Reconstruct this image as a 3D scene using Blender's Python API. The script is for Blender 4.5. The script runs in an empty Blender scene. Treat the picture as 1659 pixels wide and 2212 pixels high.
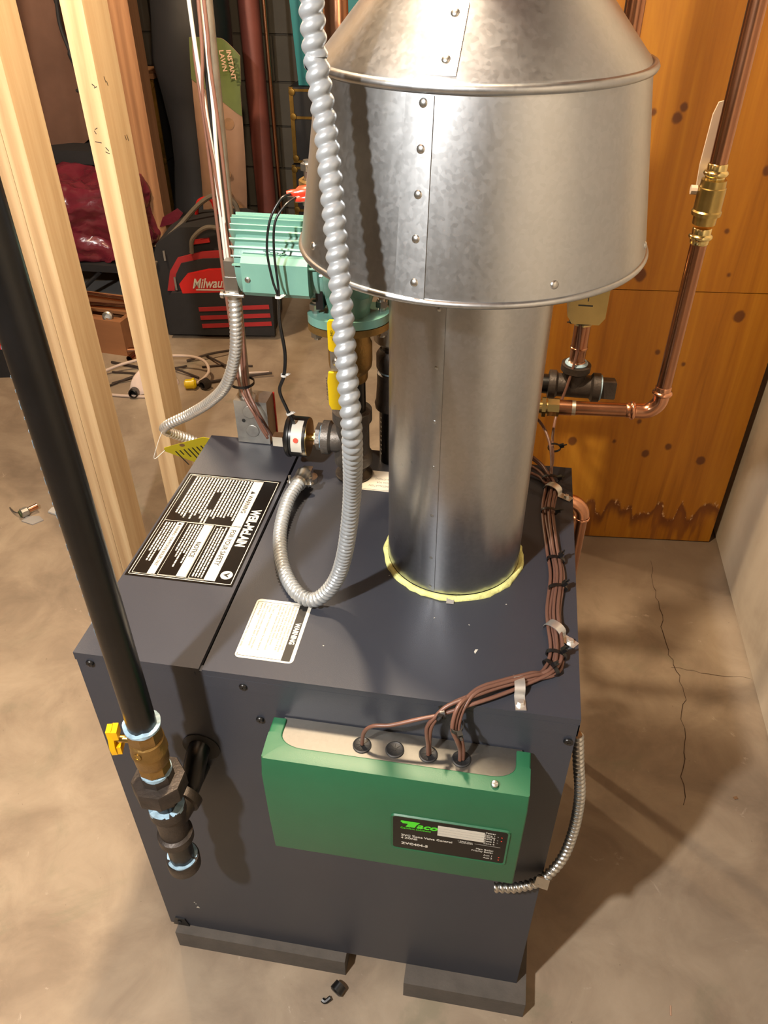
import bpy, bmesh, math, random
from mathutils import Vector, Matrix, Quaternion
random.seed(7)
SC = bpy.context.scene
COL = SC.collection
PI = math.pi

# ------------------------------------------------------------ camera
cam = bpy.data.cameras.new('camera'); camo = bpy.data.objects.new('camera', cam); COL.objects.link(camo)
cam.sensor_fit = 'HORIZONTAL'; cam.sensor_width = 36.0; cam.lens = 36.0 * 1688.0 / 1659.0
cam.clip_start = 0.02; cam.clip_end = 50
PITCH, YAW, ROLL = 0.659366, -0.168302, -0.002874
camo.location = (0.48554, -0.58087, 1.4792)
fw = Vector((math.sin(YAW) * math.cos(PITCH), math.cos(YAW) * math.cos(PITCH), -math.sin(PITCH)))
rt = Vector((math.cos(YAW), -math.sin(YAW), 0)); up = rt.cross(fw)
r2 = math.cos(ROLL) * rt + math.sin(ROLL) * up; u2 = -math.sin(ROLL) * rt + math.cos(ROLL) * up
camo.rotation_euler = Matrix(((r2.x, u2.x, -fw.x), (r2.y, u2.y, -fw.y), (r2.z, u2.z, -fw.z))).to_euler()
SC.camera = camo

# ------------------------------------------------------------ world, lamps, exposure
w = bpy.data.worlds.new('world'); SC.world = w; w.use_nodes = True
w.node_tree.nodes['Background'].inputs[0].default_value = (1.0, 0.80, 0.60, 1)
w.node_tree.nodes['Background'].inputs[1].default_value = 0.008
LK = 6.0
def lamp(name, loc, power, col, rad):
    l = bpy.data.lights.new(name, 'POINT'); l.energy = power * LK; l.color = col; l.shadow_soft_size = rad
    o = bpy.data.objects.new(name, l); o.location = loc; COL.objects.link(o); return o
lamp('bulb_white', (-0.13, -0.84, 1.90), 31, (1.0, 0.98, 0.94), 0.03)
lamp('bulb_warm', (0.20, 0.29, 2.08), 26, (1.0, 0.79, 0.54), 0.045)
lamp('bulb_far', (-1.05, 1.75, 2.02), 19, (1.0, 0.76, 0.50), 0.045)
vs = SC.view_settings
vs.view_transform = 'Standard'; vs.look = 'None'; vs.gamma = 1.0; vs.exposure = 0.0; vs.use_curve_mapping = False

# ------------------------------------------------------------ materials
def lin(h):
    h = h.lstrip('#'); c = [int(h[i:i + 2], 16) / 255 for i in (0, 2, 4)]
    return tuple((v / 12.92 if v <= .04045 else ((v + .055) / 1.055) ** 2.4) for v in c) + (1,)
class NT:
    def __init__(s, name):
        s.m = bpy.data.materials.new(name); s.m.use_nodes = True; s.t = s.m.node_tree; s.b = s.t.nodes['Principled BSDF']
    def n(s, typ, **kw):
        o = s.t.nodes.new(typ)
        for k, v in kw.items(): setattr(o, k, v)
        return o
    def l(s, a, b): s.t.links.new(a, b)
    def coord(s, world=False, scale=(1, 1, 1)):
        if world: src = s.n('ShaderNodeNewGeometry').outputs['Position']
        else: src = s.n('ShaderNodeTexCoord').outputs['Object']
        mp = s.n('ShaderNodeMapping'); mp.inputs['Scale'].default_value = scale; s.l(src, mp.inputs['Vector']); return mp.outputs[0]
    def noise(s, vec, scale, detail=4, rough=.55, dist=0):
        o = s.n('ShaderNodeTexNoise'); o.inputs['Scale'].default_value = scale; o.inputs['Detail'].default_value = detail
        o.inputs['Roughness'].default_value = rough; o.inputs['Distortion'].default_value = dist; s.l(vec, o.inputs['Vector']); return o.outputs['Fac']
    def ramp(s, fac, stops):
        o = s.n('ShaderNodeValToRGB'); e = o.color_ramp.elements
        while len(e) < len(stops): e.new(.5)
        for i, (p, c) in enumerate(stops): e[i].position = p; e[i].color = lin(c) if isinstance(c, str) else c
        s.l(fac, o.inputs[0]); return o.outputs[0]
    def mix(s, fac, a, b, mode='MIX'):
        o = s.n('ShaderNodeMix', data_type='RGBA', blend_type=mode)
        for i, v in ((0, fac), (6, a), (7, b)):
            if isinstance(v, (int, float)): o.inputs[i].default_value = v
            elif isinstance(v, tuple): o.inputs[i].default_value = v
            else: s.l(v, o.inputs[i])
        return o.outputs[2]
    def math(s, op, a, b=0.0, c=0.0, clamp=False):
        o = s.n('ShaderNodeMath', operation=op, use_clamp=clamp)
        for i, v in enumerate((a, b, c)):
            if isinstance(v, (int, float)): o.inputs[i].default_value = v
            else: s.l(v, o.inputs[i])
        return o.outputs[0]
    def smooth(s, v, lo, hi):
        o = s.n('ShaderNodeMapRange', interpolation_type='SMOOTHSTEP'); s.l(v, o.inputs[0]); o.inputs[1].default_value = lo; o.inputs[2].default_value = hi; return o.outputs[0]
    def bump(s, h, strength, dist=.002):
        o = s.n('ShaderNodeBump'); o.inputs['Strength'].default_value = strength; o.inputs['Distance'].default_value = dist
        s.l(h, o.inputs['Height']); s.l(o.outputs[0], s.b.inputs['Normal'])
def mat(name, col, rough=.5, metal=0.0, var=.0, vscale=8, bump=0.0, bscale=60, spec=.5, coat=0.0, rvar=0.0, stretch=(1, 1, 1)):
    m = NT(name); b = m.b; c = lin(col)
    b.inputs['Base Color'].default_value = c; b.inputs['Roughness'].default_value = rough; b.inputs['Metallic'].default_value = metal
    b.inputs['Specular IOR Level'].default_value = spec; b.inputs['Coat Weight'].default_value = coat; b.inputs['Coat Roughness'].default_value = .15
    v = m.coord(scale=stretch)
    if var > 0:
        f = m.noise(v, vscale, 5); d = tuple(x * (1 - var) for x in c[:3]) + (1,); li = tuple(min(1, x * (1 + var)) for x in c[:3]) + (1,)
        m.l(m.ramp(f, [(.3, d), (.7, li)]), b.inputs['Base Color'])
        if rvar: m.l(m.math('MULTIPLY_ADD', f, rvar, rough - rvar * .5), b.inputs['Roughness'])
    if bump > 0: m.bump(m.noise(v, bscale, 3), bump)
    return m.m
MT = {}
MT['paint'] = mat('boiler_grey_paint', '#35373e', .34, .10, .05, 6, .10, 900, .3)
MT['paint_dark'] = mat('boiler_recess', '#111114', .6)
MT['blk'] = mat('black_plastic', '#0f0f10', .35, 0, .1, 30)
MT['blkmatte'] = mat('black_matte', '#17171a', .75, 0, .2, 20)
MT['rubber'] = mat('black_rubber', '#1a1a1b', .5)
MT['gaspipe'] = mat('black_lacquered_steel', '#090808', .30, 0, .3, 25, .12, 55, .45, .0)
MT['iron'] = mat('malleable_iron', '#3a332e', .45, .5, .25, 40, .25, 250)
MT['iron2'] = mat('grey_iron', '#5d5853', .45, .6, .2, 40, .3, 260)
MT['brass'] = mat('brass', '#b39a5e', .30, 1, .15, 30, .05, 200)
MT['brass_cast'] = mat('cast_brass', '#927443', .42, .85, .15, 30, .25, 300)
MT['brass_bright'] = mat('bright_brass', '#d6c184', .2, 1, .08, 40)
MT['copper'] = mat('copper', '#a5765a', .24, 1, .22, 14, .03, 120, rvar=.15, stretch=(1, 1, .25))
MT['copper_new'] = mat('bright_copper', '#d39a78', .22, 1, .12, 30)
MT['solder'] = mat('solder', '#c8c2b4', .35, 1, .1, 60)
MT['steel'] = mat('zinc_steel', '#b9b8b4', .3, 1, .12, 40, .06, 200)
MT['steel_br'] = mat('bright_flex_steel', '#cfcdc8', .33, .8, .08, 40)
MT['steel_dull'] = mat('galvanised_box', '#a6a39c', .42, .9, .25, 25, .1, 150)
MT['greyflex'] = mat('grey_flex_conduit', '#8b8f92', .35, .4, .06, 30, 0, 60, .5)
MT['tealpump'] = mat('pump_green', '#5f887c', .3, 0, .04, 30, .05, 500, .5, .3)
MT['green'] = mat('controller_green', '#1f5539', .42, 0, .05, 18, .06, 900, .4)
MT['yellow'] = mat('yellow_vinyl', '#d8bb00', .38, 0, .04, 30, 0, 60, .5, .2)
MT['yellow_bright'] = mat('yellow_tee_handle', '#d09c00', .35, 0)
MT['tagyel'] = mat('tag_card', '#b8a812', .55, 0, .05, 30)
MT['white'] = mat('white_label', '#b9b5aa', .5, 0, .02, 30)
MT['lever'] = mat('tan_lever', '#a8998a', .5)
MT['whitesoft'] = mat('white_plastic', '#bebcb6', .45)
MT['labelblk'] = mat('black_label', '#0a0909', .25, 0, .2, 12, 0, 60, .18, .0)
MT['ink'] = mat('black_ink', '#141312', .6)
MT['inkgrey'] = mat('grey_ink', '#77756e', .6)
MT['inkwhite'] = mat('white_ink', '#bcb8ae', .45)
MT['inkgreen'] = mat('green_ink', '#3fbe1e', .45)
MT['inkred'] = mat('red_ink', '#c8402c', .5)
MT['red'] = mat('red_plastic', '#c0201c', .35)
MT['redglass'] = mat('red_terminal', '#c8321e', .25, 0, .1, 40, 0, 60, .5, .4)
MT['brownwire'] = mat('brown_jacket', '#634438', .42, 0, .06, 30)
MT['whitewire'] = mat('white_jacket', '#b5b2aa', .42)
MT['bluedope'] = mat('pipe_sealant', '#86a0b0', .5, 0, .25, 120, .3, 300)
MT['insul'] = mat('yellow_fibreglass', '#cfcf86', .9, 0, .2, 90, .6, 300)
MT['wirewhite_d'] = mat('dusty_white_cable', '#b9a596', .6)
MT['cloth_white'] = mat('white_rag', '#cdb8ac', .9, 0, .12, 20, .4, 60)
MT['teal'] = mat('teal_plastic', '#13696e', .5, 0, .1, 6)
MT['redsteel'] = mat('red_primer_steel', '#6d3a31', .55, .1, .15, 8, .1, 60)
MT['trunk'] = mat('black_trunk', '#15161a', .55, 0, .2, 20, .2, 300)
MT['trunkbrass'] = mat('trunk_brass', '#8a6d34', .4, .8, .2, 30)
MT['blackbag'] = mat('black_plastic_sack', '#1b1b1d', .5, 0, .25, 5, .5, 9)
MT['bagfabric'] = mat('black_bag_fabric', '#191819', .85, 0, .25, 12, .3, 700)
MT['bagred'] = mat('red_bag_fabric', '#8f1a1c', .7, 0, .1, 20, .2, 500)
MT['bagredgloss'] = mat('red_bag_panel', '#b01a17', .4, 0, .06, 12)
MT['webbing'] = mat('olive_webbing', '#5a5145', .8, 0, .1, 60)
MT['brownleather'] = mat('brown_hanging_cloth', '#7c5b4b', .75, 0, .18, 4, .3, 7)
MT['maroon'] = mat('maroon_plastic_film', '#5f1d2a', .24, 0, .2, 6, 1.0, 26, .6, .3)
MT['crate'] = mat('rough_plank', '#8b5c38', .8, 0, .25, 6, .3, 40, stretch=(.2, 1, 1))
MT['board'] = mat('grey_board', '#8b8783', .7, 0, .1, 6)
MT['tape'] = mat('foil_tape', '#cfcdc6', .3, .9)
MT['blue'] = mat('blue_tarp', '#1c4d78', .6, 0, .15, 10)
MT['lawn'] = mat('paper_sack', '#b08d74', .75, 0, .08, 10, .5, 14)
MT['lawngreen'] = mat('green_print', '#4a5526', .7, 0, .15, 14)
MT['lawngreen2'] = mat('dark_green_print', '#3a4a22', .7, 0, .15, 14)
MT['sackbrown'] = mat('brown_print', '#7a5a3c', .7, 0, .2, 40)
MT['deadwood'] = mat('dark_stick', '#33261d', .8, 0, .2, 40)

def galv(name, base, rough):
    m = NT(name); v = m.coord(scale=(1, 1, 1))
    vo = m.n('ShaderNodeTexVoronoi'); vo.inputs['Scale'].default_value = 260; m.l(v, vo.inputs['Vector'])
    sp = m.n('ShaderNodeSeparateColor'); m.l(vo.outputs['Color'], sp.inputs[0])
    n1 = m.noise(v, 34, 5); f = m.math('ADD', m.math('MULTIPLY', sp.outputs[0], .4), m.math('MULTIPLY', n1, .6))
    c = lin(base); m.l(m.ramp(f, [(.2, tuple(x * .94 for x in c[:3]) + (1,)), (.8, tuple(min(1, x * 1.05) for x in c[:3]) + (1,))]), m.b.inputs['Base Color'])
    m.b.inputs['Metallic'].default_value = 1.0
    sc = m.noise(m.coord(scale=(1, 1, .06)), 160, 3)
    m.l(m.math('ADD', m.math('MULTIPLY_ADD', f, .07, rough - .04), m.math('MULTIPLY', sc, .05)), m.b.inputs['Roughness'])
    return m.m
MT['galv'] = galv('galvanised_sheet', '#b0b2b4', .33)
MT['galv_pipe'] = galv('galvanised_vent_pipe', '#b0b2b5', .28)
MT['galv_plate'] = galv('galvanised_plate', '#7b7974', .45)

def wood(name, a, b_, c_, scale=9, rough=.62):
    m = NT(name); v = m.coord(scale=(7, 7, .32)); n = m.noise(v, scale, 6, .6, .8)
    w2 = m.n('ShaderNodeTexWave', wave_type='BANDS', bands_direction='X'); w2.inputs['Scale'].default_value = .8; w2.inputs['Distortion'].default_value = 5; w2.inputs['Detail'].default_value = 3
    m.l(m.coord(scale=(9, 9, .35)), w2.inputs['Vector'])
    f = m.math('ADD', m.math('MULTIPLY', n, .72), m.math('MULTIPLY', w2.outputs['Fac'], .28))
    col = m.ramp(f, [(.2, a), (.5, b_), (.8, c_)])
    vo = m.n('ShaderNodeTexVoronoi'); vo.inputs['Scale'].default_value = 5.5; m.l(m.coord(scale=(1, 1, .55)), vo.inputs['Vector'])
    kn = m.smooth(vo.outputs['Distance'], .075, .035); col = m.mix(m.math('MULTIPLY', kn, .75), col, lin('#6b4322'))
    m.l(col, m.b.inputs['Base Color']); m.b.inputs['Roughness'].default_value = rough; m.bump(f, .12, .001); return m.m
MT['stud'] = wood('spruce_stud', '#8d7250', '#a58a68', '#b69f7c')
MT['stud2'] = wood('spruce_stud_pale', '#937654', '#ad926d', '#bda682')
MT['oldwood'] = wood('old_post', '#7a5436', '#8f6644', '#a67b55')

def floor_mat():
    m = NT('concrete_floor'); v = m.coord(True)
    n1 = m.noise(v, 1.7, 6, .6); n2 = m.noise(v, 7, 8, .65, .6); n3 = m.noise(v, 60, 4)
    f = m.math('ADD', m.math('MULTIPLY', n1, .5), m.math('MULTIPLY', n2, .5))
    col = m.ramp(f, [(.30, '#67594a'), (.45, '#80705e'), (.56, '#91816d'), (.72, '#a3937e')])
    blot = m.smooth(m.noise(v, 3.1, 7, .62, 1.2), .56, .70); col = m.mix(m.math('MULTIPLY', blot, .55), col, lin('#6f6a55'))
    wh = m.smooth(m.noise(v, 11, 9, .72, 1.5), .63, .75); col = m.mix(m.math('MULTIPLY', wh, .55), col, lin('#cdbfae'))
    sp = m.smooth(m.noise(v, 95, 2), .74, .80); col = m.mix(m.math('MULTIPLY', sp, .6), col, lin('#3c2c20'))
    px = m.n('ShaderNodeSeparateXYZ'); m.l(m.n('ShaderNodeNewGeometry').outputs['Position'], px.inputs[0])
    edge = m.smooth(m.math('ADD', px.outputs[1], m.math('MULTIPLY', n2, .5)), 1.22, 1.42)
    side = m.smooth(px.outputs[0], .45, .7); dirt_shade = m.math('MULTIPLY', m.math('MULTIPLY', edge, side), .7)
    col = m.mix(dirt_shade, col, lin('#584636'))  # dirt along the plywood, with the shade lying there painted into the colour
    m.l(col, m.b.inputs['Base Color']); m.l(m.math('MULTIPLY_ADD', f, .5, .32), m.b.inputs['Roughness'])
    m.bump(m.math('ADD', m.math('MULTIPLY', n3, .25), n2), .22, .004); return m.m
MT['floor'] = floor_mat()
def conc_wall():
    m = NT('painted_concrete_wall'); v = m.coord(True); n1 = m.noise(v, 3, 7, .6, .5); n2 = m.noise(m.coord(True, (1, 1, .3)), 9, 6)
    f = m.math('ADD', m.math('MULTIPLY', n1, .6), m.math('MULTIPLY', n2, .4))
    m.l(m.ramp(f, [(.32, '#8b7c6a'), (.48, '#a89b88'), (.7, '#b9ad9a')]), m.b.inputs['Base Color'])
    m.b.inputs['Roughness'].default_value = .75; m.bump(n1, .25, .006); return m.m
MT['cwall'] = conc_wall()
MT['block'] = mat('concrete_block', '#514b45', .9, 0, .18, 22, .5, 120)
MT['blockwall'] = mat('painted_block', '#5a5349', .85, 0, .12, 6, .3, 60)
MT['mortar'] = mat('mortar', '#4d473f', .9)
MT['ceil'] = mat('ceiling_boards', '#4f4030', .8, 0, .15, 4)
MT['crack'] = mat('floor_crack', '#3b2a1d', .9)

def ply_mat():
    m = NT('varnished_plywood'); v = m.coord(True, (7, 1, .55)); n = m.noise(v, 2.3, 7, .6, 1.4); n2 = m.noise(m.coord(True, (30, 1, .7)), 3, 4)
    f = m.math('ADD', m.math('MULTIPLY', n, .75), m.math('MULTIPLY', n2, .25))
    col = m.ramp(f, [(.28, '#7a4909'), (.45, '#945c0f'), (.6, '#a06814'), (.78, '#b27a20')])
    g = m.n('ShaderNodeNewGeometry').outputs['Position']; sx = m.n('ShaderNodeSeparateXYZ'); m.l(g, sx.inputs[0]); X, Z = sx.outputs[0], sx.outputs[2]
    knots = [(1.03, .70, .013), (.78, .795, .014), (.89, .30, .010), (.945, .325, .009), (1.04, .285, .012), (.69, .33, .012), (.80, .335, .005), (.855, .40, .006), (.79, 1.13, .010), (.80, 1.15, .008), (.74, 1.14, .006), (1.0, 1.03, .009), (.95, .90, .005), (.93, .57, .005), (.86, .60, .006), (.98, .80, .004)]
    wob = m.math('MULTIPLY', m.noise(m.coord(True), 60, 2), .006)
    for kx, kz, kr in knots:
        d = m.math('SQRT', m.math('ADD', m.math('POWER', m.math('SUBTRACT', X, kx), 2), m.math('POWER', m.math('MULTIPLY', m.math('SUBTRACT', Z, kz), .85), 2)))
        k = m.smooth(m.math('ADD', d, wob), kr + .006, kr); col = m.mix(m.math('MULTIPLY', k, .85), col, lin('#4a230f'))
    # water line near the floor
    wv = m.n('ShaderNodeTexWave', wave_type='BANDS', bands_direction='X', wave_profile='SIN'); wv.inputs['Scale'].default_value = 2.2; wv.inputs['Distortion'].default_value = 9; wv.inputs['Detail'].default_value = 4; wv.inputs['Detail Scale'].default_value = 2.5
    m.l(m.coord(True, (1.6, 1, .15)), wv.inputs['Vector'])
    hgt = m.math('MULTIPLY_ADD', wv.outputs['Fac'], .06, .075); dz = m.math('SUBTRACT', Z, hgt); dz = m.math('ADD', dz, m.math('MULTIPLY', m.noise(m.coord(True), 40, 4), .03)); dz = m.math('SUBTRACT', dz, .015)
    band = m.math('MULTIPLY', m.smooth(dz, -.050, -.004), m.smooth(dz, .016, -.001)); col = m.mix(m.math('MULTIPLY', band, .85), col, lin('#5a2c10'))
    effl = m.math('MULTIPLY', m.math('MULTIPLY', m.smooth(dz, -.006, .0), m.smooth(dz, .02, .004)), m.smooth(m.noise(m.coord(True, (1, 1, .5)), 120, 3), .55, .68)); col = m.mix(m.math('MULTIPLY', effl, .7), col, lin('#d9b98e'))
    drip = m.math('MULTIPLY', m.smooth(m.noise(m.coord(True, (1, 1, .12)), 26, 3), .52, .62), m.smooth(dz, .0, -.01)); col = m.mix(m.math('MULTIPLY', drip, .75), col, lin('#6b3a14'))
    m.l(col, m.b.inputs['Base Color']); m.b.inputs['Roughness'].default_value = .42; m.bump(f, .06, .001); return m.m
MT['ply'] = ply_mat()

# ------------------------------------------------------------ geometry helpers
WL = {}
def V(*a): return Vector(a[0] if len(a) == 1 else a)
def frame(o, ax, upv=None):
    z = V(ax).normalized(); t = V(upv) if upv else (Vector((0, 0, 1)) if abs(z.z) < .9 else Vector((1, 0, 0)))
    x = t.cross(z).normalized(); y = z.cross(x)
    return Matrix(((x.x, y.x, z.x, o[0]), (x.y, y.y, z.y, o[1]), (x.z, y.z, z.z, o[2]), (0, 0, 0, 1)))
def spline(pts, n=8):
    P = [V(p) for p in pts]
    if len(P) < 3: return P
    P = [P[0] * 2 - P[1]] + P + [P[-1] * 2 - P[-2]]; out = []
    for i in range(1, len(P) - 2):
        for k in range(n):
            t = k / n; a, b, c, d = P[i - 1], P[i], P[i + 1], P[i + 2]
            out.append(.5 * ((2 * b) + (c - a) * t + (2 * a - 5 * b + 4 * c - d) * t * t + (3 * b - a - 3 * c + d) * t ** 3))
    out.append(P[-2]); return out
def resample(pts, step):
    out = [pts[0]]; acc = 0.0
    for a, b in zip(pts, pts[1:]):
        L = (b - a).length
        if L == 0: continue
        d = step - acc
        while d <= L: out.append(a.lerp(b, d / L)); d += step
        acc = L - (d - step)
    if (out[-1] - pts[-1]).length > step * .3: out.append(pts[-1])
    return out
class MB:
    def __init__(s): s.b = bmesh.new()
    def _f(s, vs):
        try: return s.b.faces.new(vs)
        except ValueError: return None
    def box(s, lo, hi, M=None):
        lo, hi = V(lo), V(hi); vs = []
        for z in (lo.z, hi.z):
            for x, y in ((lo.x, lo.y), (hi.x, lo.y), (hi.x, hi.y), (lo.x, hi.y)):
                p = Vector((x, y, z)); vs.append(s.b.verts.new(M @ p if M else p))
        for q in ((3, 2, 1, 0), (4, 5, 6, 7), (0, 1, 5, 4), (1, 2, 6, 5), (2, 3, 7, 6), (3, 0, 4, 7)): s._f([vs[i] for i in q])
        return s
    def prism(s, poly, M, d):
        a = [s.b.verts.new(M @ Vector((x, y, 0))) for x, y in poly]; c = [s.b.verts.new(M @ Vector((x, y, d))) for x, y in poly]; n = len(poly)
        s._f(a[::-1]); s._f(c)
        for i in range(n): s._f([a[i], a[(i + 1) % n], c[(i + 1) % n], c[i]])
        return s
    def lathe(s, prof, o, ax=(0, 0, 1), seg=28, capa=True, capb=True, upv=None, rot=0.0, arc=None):
        M = frame(o, ax, upv); rings = []
        for r, h in prof:
            if r < 1e-6: rings.append([s.b.verts.new(M @ Vector((0, 0, h)))])
            else: rings.append([s.b.verts.new(M @ Vector((r * math.cos(rot + 2 * PI * k / seg), r * math.sin(rot + 2 * PI * k / seg), h))) for k in range(seg)])
        for A, B in zip(rings, rings[1:]):
            for k in range(seg):
                k2 = (k + 1) % seg
                if len(A) == 1 and len(B) == 1: continue
                if len(A) == 1: s._f([A[0], B[k2], B[k]])
                elif len(B) == 1: s._f([A[k], A[k2], B[0]])
                else: s._f([A[k], A[k2], B[k2], B[k]])
        if capa and len(rings[0]) > 1: s._f(rings[0][::-1])
        if capb and len(rings[-1]) > 1: s._f(rings[-1])
        return s
    def cyl(s, a, b, r, seg=24, r2=None):
        a, b = V(a), V(b); return s.lathe([(r, 0), (r if r2 is None else r2, (b - a).length)], a, b - a, seg)
    def tube(s, pts, r, seg=10, caps=True, rf=None):
        P = [V(p) for p in pts]; T = []
        for i in range(len(P)):
            T.append((P[min(i + 1, len(P) - 1)] - P[max(i - 1, 0)]).normalized())
        nrm = T[0].orthogonal().normalized(); rings = []; L = 0
        for i, p in enumerate(P):
            if i:
                L += (p - P[i - 1]).length; q = T[i - 1].rotation_difference(T[i]); nrm = q @ nrm
            nrm = (nrm - T[i] * nrm.dot(T[i])).normalized(); bi = T[i].cross(nrm); ring = []
            for k in range(seg):
                th = 2 * PI * k / seg; rr = rf(L, th) if rf else (r[i] if isinstance(r, (list, tuple)) else r)
                ring.append(s.b.verts.new(p + (nrm * math.cos(th) + bi * math.sin(th)) * rr))
            rings.append(ring)
        for A, B in zip(rings, rings[1:]):
            for k in range(seg): s._f([A[k], A[(k + 1) % seg], B[(k + 1) % seg], B[k]])
        if caps: s._f(rings[0][::-1]); s._f(rings[-1])
        return s
    def quad(s, pts): s._f([s.b.verts.new(V(p)) for p in pts]); return s
    def text(s, body, size, M, align='LEFT', sx=1.0, bold=0.0, ext=0.00012, ls=1.0):
        cu = bpy.data.curves.new('t', 'FONT'); cu.body = body; cu.size = size; cu.align_x = align; cu.offset = bold; cu.extrude = ext; cu.resolution_u = 2; cu.space_line = ls
        ob = bpy.data.objects.new('t', cu); me = ob.to_mesh()
        me.transform(M @ Matrix.Diagonal((sx, 1, 1, 1))); s.b.from_mesh(me); ob.to_mesh_clear(); bpy.data.objects.remove(ob); bpy.data.curves.remove(cu); return s
    def build(s, name, m, parent=None, smooth=35, bev=0, bseg=2, origin=None):
        b = s.b
        if bev:
            es = [e for e in b.edges if len(e.link_faces) == 2 and e.calc_face_angle(0) > .5]
            bmesh.ops.bevel(b, geom=es, offset=bev, segments=bseg, affect='EDGES', profile=.5, clamp_overlap=True)
        b.normal_update()
        vs = b.verts
        if origin is None:
            xs = [v.co.x for v in vs]; ys = [v.co.y for v in vs]; zs = [v.co.z for v in vs]
            origin = Vector(((min(xs) + max(xs)) / 2, (min(ys) + max(ys)) / 2, min(zs)))
        origin = V(origin)
        for v in vs: v.co -= origin
        me = bpy.data.meshes.new(name); b.to_mesh(me); b.free()
        ms = m if isinstance(m, (list, tuple)) else [m]
        for q in ms: me.materials.append(MT[q] if isinstance(q, str) else q)
        if smooth:
            me.polygons.foreach_set('use_smooth', [True] * len(me.polygons)); me.set_sharp_from_angle(angle=math.radians(smooth))
        o = bpy.data.objects.new(name, me); COL.objects.link(o); WL[o.name] = origin.copy()
        if parent is not None: o.parent = parent; o.location = origin - WL[parent.name]
        else: o.location = origin
        return o
def inst(src, delta, parent, rot=None):
    o = src.copy(); COL.objects.link(o); o.parent = parent; o.location = src.location + V(delta); WL[o.name] = WL[src.name] + V(delta)
    if rot: o.rotation_euler = rot
    return o
def tag(o, label, cat, group=None, kind=None):
    o['label'] = label; o['category'] = cat
    if group: o['group'] = group
    if kind: o['kind'] = kind
    return o
def thing(name, loc, label, cat, group=None):
    o = bpy.data.objects.new(name, None); o.empty_display_size = .05; COL.objects.link(o); o.location = loc; WL[o.name] = V(loc)
    return tag(o, label, cat, group)
def struct(o): o['kind'] = 'structure'; return o
def empty_struct(name, loc):
    o = bpy.data.objects.new(name, None); COL.objects.link(o); o.location = loc; WL[o.name] = V(loc); return struct(o)
def T(x, y, z): return Matrix.Translation((x, y, z))
def RZ(a): return Matrix.Rotation(a, 4, 'Z')
def RX(a): return Matrix.Rotation(a, 4, 'X')
def RY(a): return Matrix.Rotation(a, 4, 'Y')
def rrect(x0, y0, x1, y1, r, n=4):
    out = []
    for cx, cy, a0 in ((x1 - r, y0 + r, -PI / 2), (x1 - r, y1 - r, 0), (x0 + r, y1 - r, PI / 2), (x0 + r, y0 + r, PI)):
        for k in range(n + 1): a = a0 + k / n * PI / 2; out.append((cx + r * math.cos(a), cy + r * math.sin(a)))
    return out

# ============================================================ THE ROOM
struct(MB().quad([(-3.4, -2.8, 0), (1.5, -2.8, 0), (1.5, 3.8, 0), (-3.4, 3.8, 0)]).build('floor', 'floor', None, 0, origin=(0, 0, 0)))
FLOOR = bpy.data.objects['floor']
def ribbon(pts, w):
    b = MB(); P = [V(p) for p in pts]
    for i in range(len(P) - 1):
        d = (P[i + 1] - P[i]).normalized(); n = Vector((-d.y, d.x, 0)) * w * random.uniform(.5, 1.3)
        b.quad([P[i] - n, P[i + 1] - n, P[i + 1] + n, P[i] + n])
    return b
def jag(a, b, n, amp, z=.0006):
    a, b = V(a), V(b); return [(a.lerp(b, k / n).x + random.uniform(-amp, amp) * (0 < k < n), a.lerp(b, k / n).y + random.uniform(-amp, amp) * (0 < k < n), z) for k in range(n + 1)]
ribbon(jag((.955, 1.20), (.960, .90), 14, .006) + jag((.962, .88), (.985, .74), 8, .006) + jag((.985, .73), (.945, .42), 14, .006), .0009).build('crack', 'crack', FLOOR, 0)
ribbon(jag((.965, .80), (1.15, .795), 10, .005), .0006).build('crack', 'crack', FLOOR, 0)
# right concrete wall, standing on a thin shadow gap
struct(MB().box((1.153, -2.8, .006), (1.5, 3.8, 2.2)).build('wall_right', 'cwall', None, 0))
struct(MB().box((-3.6, -2.8, 0), (-3.4, 3.8, 2.2)).build('wall_left', 'blockwall', None, 0))
struct(MB().box((-3.6, -3.0, 0), (1.5, -2.8, 2.2)).build('wall_front', 'blockwall', None, 0))
CE = struct(MB().box((-3.6, -3.0, 2.2), (1.5, 3.9, 2.3)).build('ceiling', 'ceil', None, 0))
for k in range(-7, 8):
    y = .362 + k * .406
    MB().box((-3.4, y, 2.10), (1.15, y + .038, 2.199)).build('joist', 'oldwood', CE, 0)
# far block wall: mortar backing with blocks proud of it
wf = empty_struct('wall_far', (0, 3.6, 0))
MB().box((-3.6, 3.61, 0), (1.5, 3.75, 2.2)).build('mortar_bed', 'mortar', wf, 0)
bk = None
for r_ in range(11):
    for c_ in range(13):
        x = -3.55 + c_ * .40 + (.2 if r_ % 2 else 0)
        if x + .39 > 1.15: continue
        if bk is None: bk = MB().box((x, 3.595, .004), (x + .39, 3.64, .194)).build('block', 'blockwall', wf, 0, .004, 1); bx0, bz0 = x, 0
        else: inst(bk, (x - bx0, 0, r_ * .2 - bz0), wf)
# varnished plywood partition at the back right: two sheets on battens
wb = empty_struct('wall_back', (.87, 1.30, 0))
def plyx(x): return 1.262 + (x - .55) * .085
for z0, z1 in ((.004, .757), (.759, 2.19)):
    b = MB(); x0, x1 = .565, 1.131
    P = [(x0, plyx(x0)), (x1, plyx(x1)), (x1, plyx(x1) + .018), (x0, plyx(x0) + .018)]
    b.prism(P, T(0, 0, z0), z1 - z0).build('panel', 'ply', wb, 0, .0012, 1)
for x in (.590, .85, 1.08):
    MB().box((x - .019, plyx(x) + .02, 0), (x + .019, plyx(x) + .108, 2.19)).build('batten', 'oldwood', wb, 0)
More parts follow.
